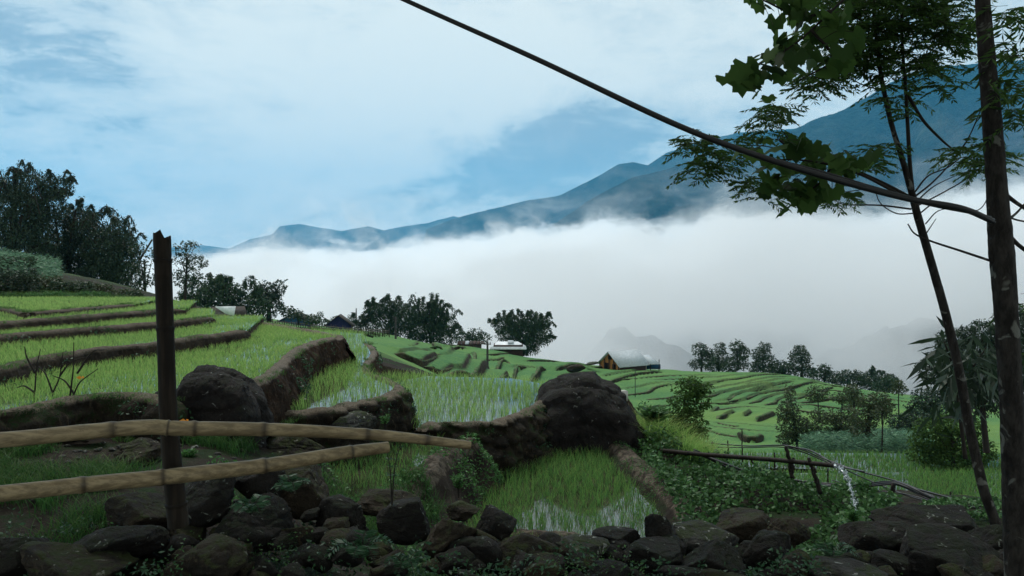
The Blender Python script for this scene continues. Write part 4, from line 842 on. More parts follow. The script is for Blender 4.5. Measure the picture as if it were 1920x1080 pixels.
tree((1850, 830), 24, [(1800,640,34,22),(1835,625,34,24),(1880,640,38,40),(1770,690,40,30),(1820,690,50,40),(1880,700,44,50),(1910,610,30,40),(1860,745,46,34),(1790,725,30,22)], 'spreading dark tree behind the two nearest trunks on the right', 0.11, 1.4, 'tree', L_dark, 57, trunk_w=6, aspect=.35, droop=.8)
# bush beside the huge boulder
tree((1262, 862), 14.6, [(1288,728,24,20),(1308,750,24,22),(1272,765,26,24),(1290,790,30,24),(1255,810,36,26),(1275,840,44,26),(1322,728,14,10),(1235,845,36,26),(1305,815,22,24),(1300,715,16,10)], 'leafy shrub with upright twigs right of the huge black boulder', 0.07, 1.1, 'shrub', L_near, 60, cat='shrub', aspect=.45, trunk_w=3, thr=0.0)
tree((1215, 800), 15.5, [(1208,770,16,16),(1222,790,16,14),(1200,795,12,12)], 'low bright-leaved plant touching the right flank of the huge boulder', 0.07, 0.7, 'shrub', L_weed, 61, cat='shrub', aspect=.4, trunk_w=1.5)
def mound_bush(px0, px1, ytop, ybot, Y, label, m, seed, leaf=0.09, asp=0.25, droop=0.2, cat='shrub'):
    n = max(int((px1 - px0) / 16), 3); xs_ = np.linspace(px0 + 8, px1 - 8, n); r_ = np.random.default_rng(seed)
    tree(((px0 + px1) / 2, ybot), Y, [(x, (ytop + ybot) / 2 + r_.uniform(-2, 2), 15, (ybot - ytop) / 2 * r_.uniform(.85, 1.15)) for x in xs_], label, leaf, 1.0, 'shrub', m, seed, cat=cat, aspect=asp, droop=droop, depthf=.5)
mound_bush(50, 200, 547, 568, 25.4, 'long low hummock of hanging grass above the topmost left field', L_weed, 62, .10, .14, .6, 'grassy hummock')
mound_bush(-20, 70, 505, 560, 26.6, 'dark scrub on the bank at the left edge below the corn', L_dark, 63, .12, .3)
mound_bush(20, 110, 515, 552, 28.0, 'brown-green scrub under the upper end of the corn slope', L_mid, 64, .12, .3)
mound_bush(95, 170, 528, 552, 27.5, 'low dark scrub beside the long grassy hummock', L_far, 68, .12, .3)
mound_bush(160, 205, 530, 556, 29.0, 'round bush at the lower end of the corn slope', L_mid, 65, .12, .3)
mound_bush(200, 262, 548, 576, 30.0, 'pale leafy weeds under the dark grove left of the post', L_far, 69, .12, .3)
mound_bush(-30, 60, 480, 500, 33.0, 'green scrub along the top edge of the corn', L_far, 71, .14, .3)
tree((360, 605), 40, [(350,585,18,14),(375,592,22,12),(330,590,14,14),(395,598,20,10)], 'leafy weeds at the field corner right of the post', 0.14, 0.9, 'shrub', L_mid, 66, cat='shrub', aspect=.35)
tree((712, 704), 22, [(700,684,20,12),(728,690,22,14),(712,700,26,8)], 'clump of dry grass overhanging the dark hollow beside the middle paddy', 0.10, 0.7, 'shrub', L_rust if False else L_mid, 67, cat='shrub', aspect=.12, droop=.8)
rock(712, 700, 22.5, 70, 34, 'dark earth hump beside the far edge of the middle paddy', M_earth, 901, 16, name='earth_mound', cat='mound')
rock(706, 664, 70, 60, 22, 'dark brown earth mound at the corner of the far green field', M_earth, 902, 16, name='earth_mound', cat='mound')
rock(1080, 690, 115, 34, 15, 'dark heap of cut branches on the far terrace', M_earthd, 903, 10, name='brush_heap', cat='brush heap')
rock(1108, 682, 125, 26, 6, 'pale flat boulder on the far terrace left of the cabin', M_rockl, 904, 10)

# corn: upright stalks with arching blades
def corn(region, n, h, m, seed, z_off=0.0, name='corn'):
    rng = np.random.default_rng(seed); pts = []
    reg = np.array(region, float); lo, hi = reg.min(0), reg.max(0)
    while len(pts) < n:
        x, y = rng.uniform(lo, hi)
        if inside(np.array([x]), np.array([y]), reg)[0]: pts.append((x, y))
    p = np.array(pts); z = ground_z(p[:, 0], p[:, 1]); V = MB()
    for k_ in range(9):
        f = (k_ + 1) / 9; a = rng.uniform(0, 2 * np.pi, n); d_ = np.stack([np.cos(a) * .8, np.sin(a) * .8, np.full(n, 0.45 - 0.9 * rng.uniform(0, 1, n))], -1)
        q = np.c_[p, z + h * f * rng.uniform(.8, 1.1, n)]; v, fc, s = leafset(q, h * 0.34, rng, 0.13, dirs=d_); V.add(v, fc, s)
    return tag(V.build(name, m, attr='shade'), kind='stuff')
def px_region(pp, y0, y1): return [tuple(hit(a, b, y0, y1)[:2]) for a, b in pp]
corn([(-18.5, 32), (-19.3, 34), (-21.6, 38), (-25, 44), (-34, 46), (-34, 34), (-22, 31.5)], 2200, 0.8, L_corn, 1)
corn(px_region([(1500,862),(1530,838),(1700,832),(1745,845),(1740,868)], 44, 75), 2600, 1.4, L_corn, 2)

# vines over the right slope, weeds and grass near the rails
def cover(region, n, size, m, seed, hgt=0.2, aspect=0.7, name='ground_cover', thr=-0.1, y_rng=(3, 20), lump=1.1):
    rng = np.random.default_rng(seed); reg = np.array(region, float); lo, hi = reg.min(0), reg.max(0)
    x = rng.uniform(lo[0], hi[0], n * 3); y = rng.uniform(lo[1], hi[1], n * 3); k_ = inside(x, y, reg); x, y = x[k_], y[k_]
    f = fbm(np.stack([x * lump, y * lump, x * 0 + seed], -1), 3); k_ = (f + rng.normal(0, .12, len(x))) > thr; x, y, f = x[k_][:n], y[k_][:n], f[k_][:n]
    z, _, _, fl = terrain_h(x, y, False); k_ = ~fl; x, y, z, f = x[k_], y[k_], z[k_], f[k_]
    top = hgt * np.clip(0.35 + f * 1.2, 0.1, 1) * (1 + 0.5 * fbm(np.stack([x * 5, y * 5, x * 0], -1), 2)); q = np.stack([x, y, z + top * rng.uniform(0.25, 1, len(x)) ** 0.5], -1)
    v, fc, s = leafset(q, size, rng, aspect, 0.15); V = MB(); V.add(v, fc, s); return tag(V.build(name, m, attr='shade'), kind='stuff')
vine = [tuple(P(a, b, Y)[:2]) for a, b, Y in [(1180,840,15),(1240,835,16),(1330,850,15.5),(1500,900,13.5),(1600,940,12),(1680,985,9.5),(1690,1010,8.0),(1560,1020,7.5),(1430,1000,7.4),(1330,985,8.0),(1270,930,9.4),(1220,880,12)]]
cover(vine, 15000, 0.070, L_vine, 3, 0.34, name='vines', thr=-0.28)
cover([tuple(P(a, b, Y)[:2]) for a, b, Y in [(1400,1000,7.2),(1700,1000,8),(1700,1080,5),(1450,1080,5)]], 2600, 0.06, L_vine, 4, 0.22, name='vines', thr=0.02)
cover([tuple(P(a, b, Y)[:2]) for a, b, Y in [(1650,960,9.4),(1780,940,9.6),(1900,960,9),(1900,1010,7.6),(1700,1010,7.6)]], 1800, 0.05, L_vine, 12, 0.16, name='vines', thr=-0.1)
mound_bush(205, 262, 540, 572, 31.0, 'dark green bush between the corn and the foot of the grove', L_mid, 72, .12, .3)
cover([(-2.4, 6.0), (-0.9, 6.2), (-0.6, 8.2), (-1.2, 10.2), (-3.4, 10.4), (-3.0, 8.0)], 2600, 0.045, L_weed, 5, 0.16, 0.45, 'weeds', 0.05)
cover([(-5.2, 9.6), (-3.6, 9.9), (-3.4, 9.0), (-5.4, 8.6)], 2200, 0.05, L_weed, 6, 0.2, 0.5, 'weeds', -0.1)
cover([(-1.5, 8.3), (0, 8.6), (0.2, 12.2), (-0.9, 12.6)], 4200, 0.05, L_weed, 8, 0.2, 0.4, 'weeds', -0.1)
cover([tuple(P(a, b, Y)[:2]) for a, b, Y in [(1500,870,50),(1850,875,48),(1850,900,34),(1560,890,35)]], 6000, 0.16, L_far, 9, 0.5, 0.5, 'undergrowth', -0.2, lump=.3)
stones_ = [tuple(P(a, b, Y)[:2]) for a, b, Y in [(330, 960, 5.9), (700, 950, 6.1), (1000, 1010, 5.9), (1250, 1010, 5.9), (1500, 1000, 6.3), (1900, 1010, 6.4), (1950, 1100, 4.6), (1200, 1100, 4.5), (400, 1100, 4.5), (0, 1100, 4.5), (0, 1010, 5.3)]]
cover(stones_, 5200, 0.032, L_fern, 14, 0.34, 0.45, 'weeds', 0.08, lump=2.4)
cover(stones_, 3800, 0.022, L_vine, 15, 0.30, 0.5, 'moss', 0.16, lump=3.1)
cover([tuple(P(a, b, Y)[:2]) for a, b, Y in [(1130,826,15.5),(1190,838,15),(1330,985,8.6),(1290,1000,8.4),(1180,905,11.4)]], 2400, 0.030, L_weed, 16, 0.07, 0.4, 'weeds', 0.06, lump=2.5)
def tufts(region, n, h, wd, m, seed, thr=0.0, per=14, lump=1.2, name='grass', spread=0.05):
    rng = np.random.default_rng(seed); reg = np.array(region, float); lo, hi = reg.min(0), reg.max(0); x = rng.uniform(lo[0], hi[0], n * 4); y = rng.uniform(lo[1], hi[1], n * 4)
    k_ = inside(x, y, reg) & (fbm(np.stack([x * lump, y * lump, x * 0 + seed], -1), 3) > thr); x, y = x[k_][:n], y[k_][:n]
    x = np.repeat(x, per) + rng.normal(0, spread, len(x) * per); y = np.repeat(y, per) + rng.normal(0, spread, len(y) * per); z, _, _, fl = terrain_h(x, y, False)
    k_ = ~fl; b_ = np.stack([x, y, z - .01], -1)[k_]; return blades(name, b_, np.full(len(b_), h), wd, 0.8, m, rng, 3)
tufts([(-6.0, 4.4), (-2.4, 5.0), (-2.6, 7.5), (-3.0, 9.4), (-7.5, 9.5)], 1100, 0.20, 0.008, M_grass, 20, 0.14)
tufts([(-2.2, 6.4), (-0.6, 6.6), (-0.8, 9.5), (-2.6, 9.6)], 260, 0.18, 0.008, M_grass, 21, 0.05)
tufts([(-0.6, 5.4), (1.6, 5.4), (1.8, 7.2), (-0.8, 7.2)], 120, 0.16, 0.006, M_grass, 22, 0.1)
tufts([(2.9, 13.2), (3.5, 13.2), (3.6, 15), (3.0, 15)], 120, 0.55, 0.014, M_rice, 23, -1, 16)
tufts([(2.05, 14.0), (3.1, 13.6), (3.4, 15.2), (2.3, 15.6)], 150, 0.75, 0.016, M_rice, 24, -1, 14)
tufts([(-18, 24.6), (-10.5, 25.4), (-11, 29), (-20, 29)], 1500, 0.25, 0.02, M_grass, 25, -0.2, 12, spread=.15)
# grass hanging over the rims of the near banks
rng = np.random.default_rng(77); acc = []
for e, Nn, zt, zb, L_ in BANKS:
    n = int(L_ * 60); k_ = rng.integers(0, len(e), n); u_ = rng.normal(-0.03, 0.07, n); acc.append(np.c_[e[k_] + Nn[k_] * u_[:, None], np.broadcast_to(zt, (len(e),))[k_] + 0.03])
    k_ = rng.integers(0, len(e), n); acc.append(np.c_[e[k_] + Nn[k_] * rng.uniform(0.18, 0.34, n)[:, None], np.full(n, zb - .02)])
acc = np.concatenate(acc); acc = acc[(fbm(acc * 1.5, 3) > -0.05)]
acc = np.repeat(acc, 5, 0) + rng.normal(0, 0.02, (len(acc) * 5, 3)) * [1, 1, 0]
blades('grass', acc, np.full(len(acc), 0.075), 0.006, 1.0, blade_mat('rim_grass', (0.03, 0.085, 0.02), (0.10, 0.22, 0.05), (0.24, 0.26, 0.09)), rng, 3, droop=0.9)

# small leaves growing on the bank faces
rng = np.random.default_rng(78); acc = []
for e, Nn, zt, zb, L_ in BANKS:
    zt = float(zt[0]); n = int(L_ * 420 * max(zt - zb, .15)); k_ = rng.integers(0, len(e), n); t_ = rng.uniform(.05, 1, n); q = np.c_[e[k_] + Nn[k_] * (.08 + .22 * t_)[:, None], zt + (zb - zt) * t_ + .04]; acc.append(q)
acc = np.concatenate(acc); acc = acc[fbm(acc * 1.1 + 3, 4, .6) > 0.10]; V = MB(); v, fc, s = leafset(acc, .042, rng, .5, .4); V.add(v, fc, s); tag(V.build('creepers', L_fern, attr='shade'), kind='stuff')
# small leafy plants and ferns
def sprig(px, py, Y, h, label, m, seed, n=7, leaf=0.07, aspect=0.3, name='plant', cat='plant', group=None):
    rng = np.random.default_rng(seed); b = P(px, py, Y); root = empty(name, b, label, cat, group); S = MB(); V = MB()
    for q in range(n):
        a = rng.uniform(0, 2 * np.pi); t = rng.uniform(0.1, 0.5); top = np.array([math.cos(a) * t, math.sin(a) * t, 1.0]) * h * rng.uniform(.6, 1.05)
        pt = spline([[0, 0, -.05], top * [.3, .3, .55], top], 9); S.add(*tube(pt, np.linspace(.006, .002, 9), 4, False))
        for j in range(3, 9):
            for sgn in range(4):
                aa = sgn * 1.57 + j * .8; d_ = np.array([[math.cos(aa), math.sin(aa), 0.35]]); d_ /= np.linalg.norm(d_)
                v, f, s = leafset(pt[j:j + 1], leaf * (1.15 - j * .06), rng, aspect, dirs=d_); V.add(v, f, s)
    S.build('stem', M_barkd, root); V.build('foliage', m, root, attr='shade'); return root
sprig(455, 826, 9.3, 0.40, 'bright green leafy weed in front of the rounded boulder', L_weed, 1, 8, .085)
sprig(410, 832, 9.2, 0.28, 'smaller green weed left of the bright one by the rounded boulder', L_weed, 2, 6, .075)
sprig(490, 830, 9.0, 0.30, 'green weed at the right foot of the rounded boulder', L_weed, 3, 6, .075)
sprig(722, 800, 10.9, 0.16, 'small spiky weed on the curved stony bank', L_weed, 4, 5, .07, .2)
sprig(355, 872, 7.6, 0.14, 'low pale-leaved weed beside the post between the rails', L_weed, 5, 9, .06, .5)
sprig(1222, 800, 14.2, 0.42, 'broad-leaved plant with a long pale leaf beside the shrub', L_vine, 6, 5, .30, .28)
sprig(1445, 937, 11.0, 0.22, 'young upright shoot rising out of the vines', L_weed, 7, 3, .12, .14)
sprig(1600, 985, 9.0, 0.20, 'bright weed on the bank beside the falling water', L_weed, 8, 8, .06, .4)
sprig(860, 925, 8.8, 0.22, 'weed growing on the bank below the end of the upper rail', L_weed, 9, 7, .07, .25)
sprig(735, 935, 5.6, 0.42, 'thin dark upright weed crossing in front of the lower left paddy', L_fern, 10, 2, .05, .2)
def fern(px, py, Y, ln, label, seed, n=8):
    rng = np.random.default_rng(seed); b = P(px, py, Y); root = empty('fern', b, label, 'fern', 'ferns on the foreground rocks'); S = MB(); V = MB()
    for q in range(n):
        a = 2 * math.pi * q / n + rng.uniform(-.3, .3); l = ln * rng.uniform(.7, 1.1); d_ = np.array([math.cos(a), math.sin(a)])
        pt = spline([[0, 0, 0], [d_[0] * l * .45, d_[1] * l * .45, l * .5], [d_[0] * l, d_[1] * l, l * rng.uniform(.1, .5)]], 22); S.add(*tube(pt, np.linspace(.004, .001, 22), 4, False))
        T = np.gradient(pt, axis=0); T /= np.linalg.norm(T, axis=1)[:, None]; sd = np.cross(T, [0, 0, 1.0]); sd /= np.linalg.norm(sd, axis=1)[:, None]
        for sg in (-1, 1):
            D = sd * sg + T * .35; D /= np.linalg.norm(D, axis=1)[:, None]; f_ = np.linspace(0, 1, 22); sz = ln * .30 * np.sin(np.clip(f_ * 1.05 + .08, 0, 1) * math.pi) ** .7 + .01
            for j in range(2, 22):
                v, f, s = leafset(pt[j:j + 1], sz[j], rng, .22, dirs=D[j:j + 1], jit=.08); V.add(v, f, s)
    S.build('stem', M_barkd, root); V.build('frond', L_fern, root, attr='shade'); return root
fern(675, 1050, 4.75, 0.24, 'fern among the black rocks at the bottom below the slanting rock', 1)
fern(545, 925, 5.3, 0.20, 'fern drooping over the upright brown-topped rock', 2, 6)
fern(470, 965, 5.1, 0.20, 'fern in the shade right of the bamboo post', 3, 6)
fern(760, 1070, 4.6, 0.16, 'small fern at the very bottom edge', 4, 7)
fern(1560, 1050, 5.1, 0.18, 'fern by the pale flat slab on the right', 5, 7)
# bare twiggy bush
def twigs(paths, Y, rad, label, name, cat, m, group=None, rad2=None):
    b = P(paths[0][0][0], paths[0][0][1], Y); S = MB()
    for i, pth in enumerate(paths):
        q = np.array(pth, float); w_ = P(q[:, 0], q[:, 1], Y); rr = np.random.default_rng(i).uniform(-.15, .15); w_[:, 1] += np.linspace(0, rr, len(w_)); n = max(len(pth) * 5, 8)
        S.add(*tube(spline(w_, n) - b, np.linspace(rad, rad2 or rad * .35, n), 6))
    o = S.build(name, m, smooth=True); o.location = [float(c) for c in b]; return tag(o, label, cat, group)
twigs([[(60,775),(64,735),(66,690),(72,655)],[(85,772),(100,735),(112,705),(118,660)],[(120,770),(140,740),(155,715),(190,690)],[(128,770),(138,720),(145,690),(150,640)],[(100,740),(80,705),(60,690)],[(112,705),(130,680),(165,668)],[(66,700),(50,670),(45,650)],[(140,740),(120,715),(95,705)],[(145,700),(175,660),(200,655)],[(64,735),(40,725),(20,730)]], 8.9, .012, 'bare twiggy bush in front of the left rice field', 'dead_bush', 'dead bush', M_barkd)
for px, py, Y, lb in ((155, 708, 9.2, 'small orange leaf hanging among the bare twigs'), (350, 789, 7.5, 'small orange leaf just above the upper rail beside the post')):
    r_ = np.random.default_rng(9); v, f, s = leafset(np.zeros((4, 3)), .07, r_, .6, 0.1); V = MB(); V.add(v, f, s); o = V.build('flower', L_rust, attr='shade'); o.location = [float(c) for c in P(px, py, Y)]; tag(o, lb, 'flower')

# ------------------------------------------------------------------ bamboo rails and post
m, g = mat('dry_bamboo'); p = objc(g); g_a = g.n('ShaderNodeAttribute', attribute_name='along').outputs['Fac']
nA = g.noise(g.vm('MULTIPLY', p, (3, 40, 40)), 1.5, 5, .6); nB = g.noise(p, 5.0, 5, .65); nC = g.noise(p, 60.0, 3, .6)
c = g.mix(g.ss(nA, .35, .7), (0.17, 0.125, 0.068), (0.36, 0.275, 0.155)); c = g.mix(g.ss(nB, .55, .75), c, (0.13, 0.085, 0.048)); c = g.mix(g.m('MULTIPLY', g.ss(nC, .6, .75), .4), c, (.05, .035, .02)); c = g.mix(g_a, c, (0.035, 0.024, 0.016))
M_bam = finish(m, g, c, 0.5, nA, 0.3, 0.01, 0.35)
m, g = mat('dark_bamboo'); p = objc(g); nA = g.noise(g.vm('MULTIPLY', p, (30, 30, 2.5)), 1.5, 5, .6); nB = g.noise(p, 4.0, 5, .65); g_a = g.n('ShaderNodeAttribute', attribute_name='along').outputs['Fac']
c = g.mix(g.ss(nA, .35, .7), (0.013, 0.010, 0.008), (0.033, 0.025, 0.018)); c = g.mix(g.ss(nB, .5, .7), c, (0.012, 0.009, 0.006)); c = g.mix(g_a, c, (0.008, 0.006, 0.005))
M_bamd = finish(m, g, c, 0.7, nA, 0.4, 0.01, 0.15)
m, g = mat('cut_bamboo'); M_cut = finish(m, g, g.mix(g.noise(objc(g), 40.0), (0.05, 0.035, 0.02), (0.16, 0.12, 0.07)), 0.9)
def culm(pts, radii, nodes, label, m, name='bamboo_rail', cat='bamboo pole', broken=False, seed=0):
    """bamboo pole: slightly swollen dark rings at the nodes (fractions of its length)"""
    p = spline(pts, 260); t = np.linspace(0, 1, 260); r = np.interp(t, np.linspace(0, 1, len(radii)), radii); dark = np.zeros(260)
    for nd in nodes: r = r * (1 + .10 * np.exp(-((t - nd) * 170) ** 2) - .05 * np.exp(-((t - nd - .010) * 200) ** 2)); dark = np.maximum(dark, np.exp(-((t - nd - .004) * 190) ** 2))
    p = p + .004 * fbm(p * 3 + seed, 2)[:, None] * [0, 0, 1]
    b = p[0].copy(); n = 28; root = empty(name, b, label, cat); V, Fq = tube(p - b, r, n, False); a = np.repeat(dark, n) * .85
    if broken:
        rng = np.random.default_rng(seed); top = V[-n:]; ang = np.linspace(0, 2 * math.pi, n, endpoint=False); tear = .012 * rng.uniform(-1, 1, n) + np.where((ang > 2.2) & (ang < 3.6), .022, 0); V[-n:, 2] += tear; V[-2 * n:-n, 2] += tear * .5
    mb = MB(); mb.add(V, Fq, a)
    for k_ in (0, 1):    # hollow cut ends
        c0 = (p[-1] if k_ else p[0]) - b; R0 = V[-n:] if k_ else V[:n]; In = c0 + (R0 - c0) * .72; T = (p[-1] - p[-2]) if k_ else (p[0] - p[1]); T /= np.linalg.norm(T); Dp = c0 + (R0 - c0) * .70 - T * .06
        vv = np.vstack([R0, In, Dp, (c0 - T * .06)[None]]); j = np.arange(n); j2 = (j + 1) % n
        q = np.vstack([np.stack([j, j2, n + j2, n + j], -1), np.stack([n + j, n + j2, 2 * n + j2, 2 * n + j], -1)]); mb.add(vv, [q, np.stack([2 * n + j, 2 * n + j2, np.full(n, 3 * n)], -1)], .6)
    mb.build('culm', m, root, smooth=True, attr='along'); return root
k1 = 2.75 / F
culm([P(-60,826,2.5), P(0,824,2.52), P(250,803,2.62), P(340,804,2.66), P(500,806,2.72), P(700,815,2.8), P(882,834,2.88)], [.0255,.025,.025,.0255,.0245,.022,.019,.015], [.115,.30,.455,.53,.66,.82,.92], 'pale bamboo rail crossing the post and ending in a split tip before the stone wall', M_bam, seed=1)
culm([P(-60,936,2.45), P(0,926,2.48), P(190,905,2.6), P(330,892,2.68), P(500,873,2.8), P(640,850,2.92), P(728,838,3.0)], [.0265,.026,.026,.0265,.0255,.024,.021], [.07,.30,.47,.66,.86], 'pale lower bamboo rail slanting up to the right in front of the post', M_bam, seed=2)
culm([P(335,985,2.86), P(326,900,2.85), P(316,780,2.84), P(311,640,2.83), P(307,530,2.82), P(304,446,2.81)], [.037, .035, .032, .030, .029, .029, .030], [.10,.36,.64,.90], 'thick dark upright bamboo post with a broken jagged top', M_bamd, 'bamboo_post', 'bamboo post', True, 3)

# ------------------------------------------------------------------ black hose overhead and the pipes at right
m, g = mat('black_plastic'); M_blk = finish(m, g, g.mix(g.noise(pos(g), 30.0, 3), (0.008, 0.008, 0.009), (0.02, 0.02, 0.022)), 0.45, spec=.4)
m, g = mat('grey_plastic'); M_gry = finish(m, g, g.mix(g.noise(pos(g), 20.0, 3), (0.04, 0.045, 0.05), (0.10, 0.11, 0.12)), 0.5)
def line(pts, rad, label, m, name='hose', cat='hose', n=90, seg=10, group=None, rads=None):
    w_ = spline([P(*q) for q in pts], n); b = w_[0].copy(); r = np.interp(np.linspace(0, 1, n), np.linspace(0, 1, len(rads)), rads) if rads else rad
    mb = MB(); mb.add(*tube(w_ - b, r, seg)); o = mb.build(name, m, smooth=True); o.location = [float(c) for c in b]; return tag(o, label, cat, group)
line([(560,-95,5.2),(755,-2,5.0),(1000,108,4.8),(1250,226,4.6),(1400,285,4.5),(1560,335,4.4),(1700,372,4.35),(1800,390,4.3),(1862,415,4.3)], .0165, 'thick black hose sagging across the sky down to the right tree', M_blk, rads=[.0135, .0145, .017, .0175, .0175, .017, .016])
line([(1440,296,4.47),(1540,322,4.42),(1640,352,4.38),(1720,374,4.36),(1790,392,4.32),(1858,408,4.3)], .008, 'thinner black hose tied beside the thick one near the right tree', M_blk)
line([(1700,374,4.40),(1760,388,4.36),(1830,402,4.3),(1866,418,4.28)], .007, 'short lower strand of hose meeting the right trunk', M_blk)
def stick(px0, py0, px1, py1, Y, w_px, label, group=None, m=None, name='wooden_stake', Y2=None, cat='stake'):
    a = P(px0, py0, Y); b = P(px1, py1, Y2 or Y); r_ = w_px / 2 * Y / F; n = 12; pt = np.linspace(a, b, n); pt[1:-1] += np.random.default_rng(int(px0 * 7 + py0)).normal(0, r_ * .25, (n - 2, 3))
    mb = MB(); mb.add(*tube(pt - a, np.linspace(r_ * 1.1, r_ * .85, n), 8)); o = mb.build(name, m or M_barkd, smooth=True); o.location = [float(c) for c in a]; return tag(o, label, cat, group)
culm([P(1240,845,13.2), P(1330,853,12.3), P(1450,862,11.2), P(1566,873,10.2)], [.036,.034,.032,.030], [.2,.42,.65,.85], 'dark bamboo water pipe reaching out over the slope with water running from its end', M_bamd, 'bamboo_pipe', 'water pipe', seed=5)
stick(1487,897,1474,836,10.95,8,'forked stake holding the dark bamboo pipe at its middle')
stick(1484,895,1488,858,10.9,6,'short upright stake beside the forked one under the pipe')
stick(1538,925,1516,858,10.6,8,'leaning stake nearest the outlet of the bamboo pipe')
stick(1530,905,1527,878,10.5,6,'stub of wood beside the leaning stake at the outlet')
stick(1661,982,1676,906,10.4,10,'slanting post carrying the hoses in the right rice field')
stick(1452,892,1452,848,14.6,3,'thin upright stick just left of the forked stake',group='thin sticks in the right paddies')
stick(1326,852,1327,820,18,3,'leftmost thin stick near the shrub',group='thin sticks in the right paddies')
stick(1334,856,1336,828,17,4,'thicker short stick beside the leftmost thin one',group='thin sticks in the right paddies')
stick(1366,852,1364,826,19,3,'thin stick under the dark grassy step',group='thin sticks in the right paddies')
stick(1392,866,1391,806,18,2.5,'tallest thin stick between shrub and pipe',group='thin sticks in the right paddies')
stick(1552,908,1552,878,20,3,'thin stick standing in the bright part of the right paddy',group='thin sticks in the right paddies')
stick(1420,880,1408,862,15,4,'short leaning stick under the pipe',group='thin sticks in the right paddies')
stick(1782,935,1782,922,20,3,'tiny stick in the far part of the right paddy',group='thin sticks in the right paddies')
hs = [([(1232,850,14),(1300,826,15),(1326,830,15),(1400,836,14.2),(1478,836,13),(1540,858,12.6),(1600,880,12),(1690,905,11),(1760,935,10),(1850,962,9)],'upper black hose strung from stake to stake above the bamboo pipe',.012),
      ([(1300,838,15),(1400,839,14),(1478,840,13),(1560,870,12.4),(1640,905,11.4),(1720,935,10.4),(1800,950,9.6),(1880,965,8.8)],'second black hose running just under the upper one',.010),
      ([(1300,846,13),(1360,870,12.6),(1420,890,12.4),(1500,902,12),(1560,910,11.7),(1620,911,11),(1676,906,10.4),(1740,930,9.8),(1800,945,9.2),(1870,962,8.6)],'heavy bundle of hoses lying along the earth ledge and over the slanting post',.020),
      ([(1310,852,13),(1380,882,12.5),(1440,898,12.2),(1520,908,11.8),(1600,914,11.1),(1674,908,10.4),(1730,920,9.9),(1860,955,8.7)],'lower hose of the bundle passing behind the falling water',.012),
      ([(1560,900,12),(1620,918,11.2),(1690,925,10.6),(1760,945,9.9),(1840,975,9)],'slack hose hanging below the slanting post',.008),
      ([(1478,838,13),(1520,845,12.8),(1570,872,12.3),(1620,884,11.6)],'pale plastic sheet strip twisted round the hoses near the outlet',.014)]
for i, (pp, lb, r_) in enumerate(hs): line(pp, r_, lb, M_gry if i == 5 else M_blk, 'hose' if i < 5 else 'plastic_strip', 'hose' if i < 5 else 'plastic strip', 120, 6, 'hoses strung across the right paddies' if i < 5 else None)
for i in range(3):
    o_ = i * 4; lb_ = ['topmost', 'middle', 'lowest'][i] + ' of the three thin black hoses in the bundle over the slanting post'; line([(1300+o_,842+o_,13),(1370,872+o_,12.6),(1430+o_,893+o_,12.3),(1520,903+o_,11.9),(1600,909+o_*.5,11.2),(1676,903+o_*.6,10.4),(1750,932+o_,9.7),(1850,958+o_,8.9),(1920,985+o_,8.2)], .009, lb_, M_blk, 'hose', 'hose', 110, 6, 'thin hoses in the bundle')
# water from the pipe
m, g = mat('falling_water'); n_ = g.noise(pos(g), 40.0, 3, .6)
M_fall = finish(m, g, g.mix(n_, (.30, .36, .39), (.62, .68, .71)), 0.12, n_, .6, .02, .8)
rng = np.random.default_rng(3); w_ = spline([P(1566,873,10.2), P(1580,884,10.05), P(1592,905,9.9), P(1600,935,9.75), P(1607,965,9.55), P(1614,995,9.3)], 60); mb = MB()
r_ = np.interp(np.linspace(0, 1, 60), [0, .15, .5, 1], [.022, .018, .013, .009]) * rng.uniform(.45, 1.25, 60); w_ += rng.normal(0, .012, w_.shape); mb.add(*tube(w_ - w_[0], r_, 8))
sv, sf = SPH[6]
for i in range(110):
    q = w_[int(rng.uniform(0.1, 1) * 59)] - w_[0] + rng.normal(0, .022, 3); mb.add(sv * rng.uniform(.003, .010) * [1, 1, 1.8] + q, sf)
o = mb.build('falling_water', M_fall, smooth=True); o.location = [float(c) for c in w_[0]]; tag(o, 'broken stream of white water falling from the bamboo pipe end', 'falling water')

# ------------------------------------------------------------------ utility poles
m, g = mat('weathered_pole'); M_pole = finish(m, g, g.mix(g.noise(pos(g), 3.0, 4), (0.035, 0.032, 0.030), (0.075, 0.07, 0.065)), .9)
for px, y0, y1, Y, w_, lb in ((742, 661, 594, 122, 4.2, 'bare utility pole in front of the bamboo groves'), (914, 714, 640, 100, 4.6, 'bare utility pole standing alone on the middle terraces'), (668, 604, 578, 150, 2.4, 'short distant pole behind the purple hut'), (1191, 740, 692, 105, 1.4, 'thin pale rod standing on the terrace below the cabin')):
    b = P(px, y0, Y); b[2] -= .3; root = empty('utility_pole' if w_ > 2 else 'metal_rod', b, lb, 'utility pole' if w_ > 2 else 'rod'); t_ = P(px, y1, Y) - b; r_ = w_ / 2 * Y / F
    mb = MB(); mb.add(*tube(np.linspace([0, 0, 0], t_, 6), np.linspace(r_ * 1.1, r_ * .8, 6), 8)); mb.build('pole', M_pole, root)
    if w_ > 3: mb = MB(); mb.add(*box(t_ - [0, 0, .35], (.9, .10, .12))); mb.add(*tube([t_ + [-.35, 0, -.29], t_ + [-.35, 0, -.08]], .05, 6)); mb.add(*tube([t_ + [.35, 0, -.29], t_ + [.35, 0, -.08]], .05, 6)); mb.build('crossarm', M_pole, root)

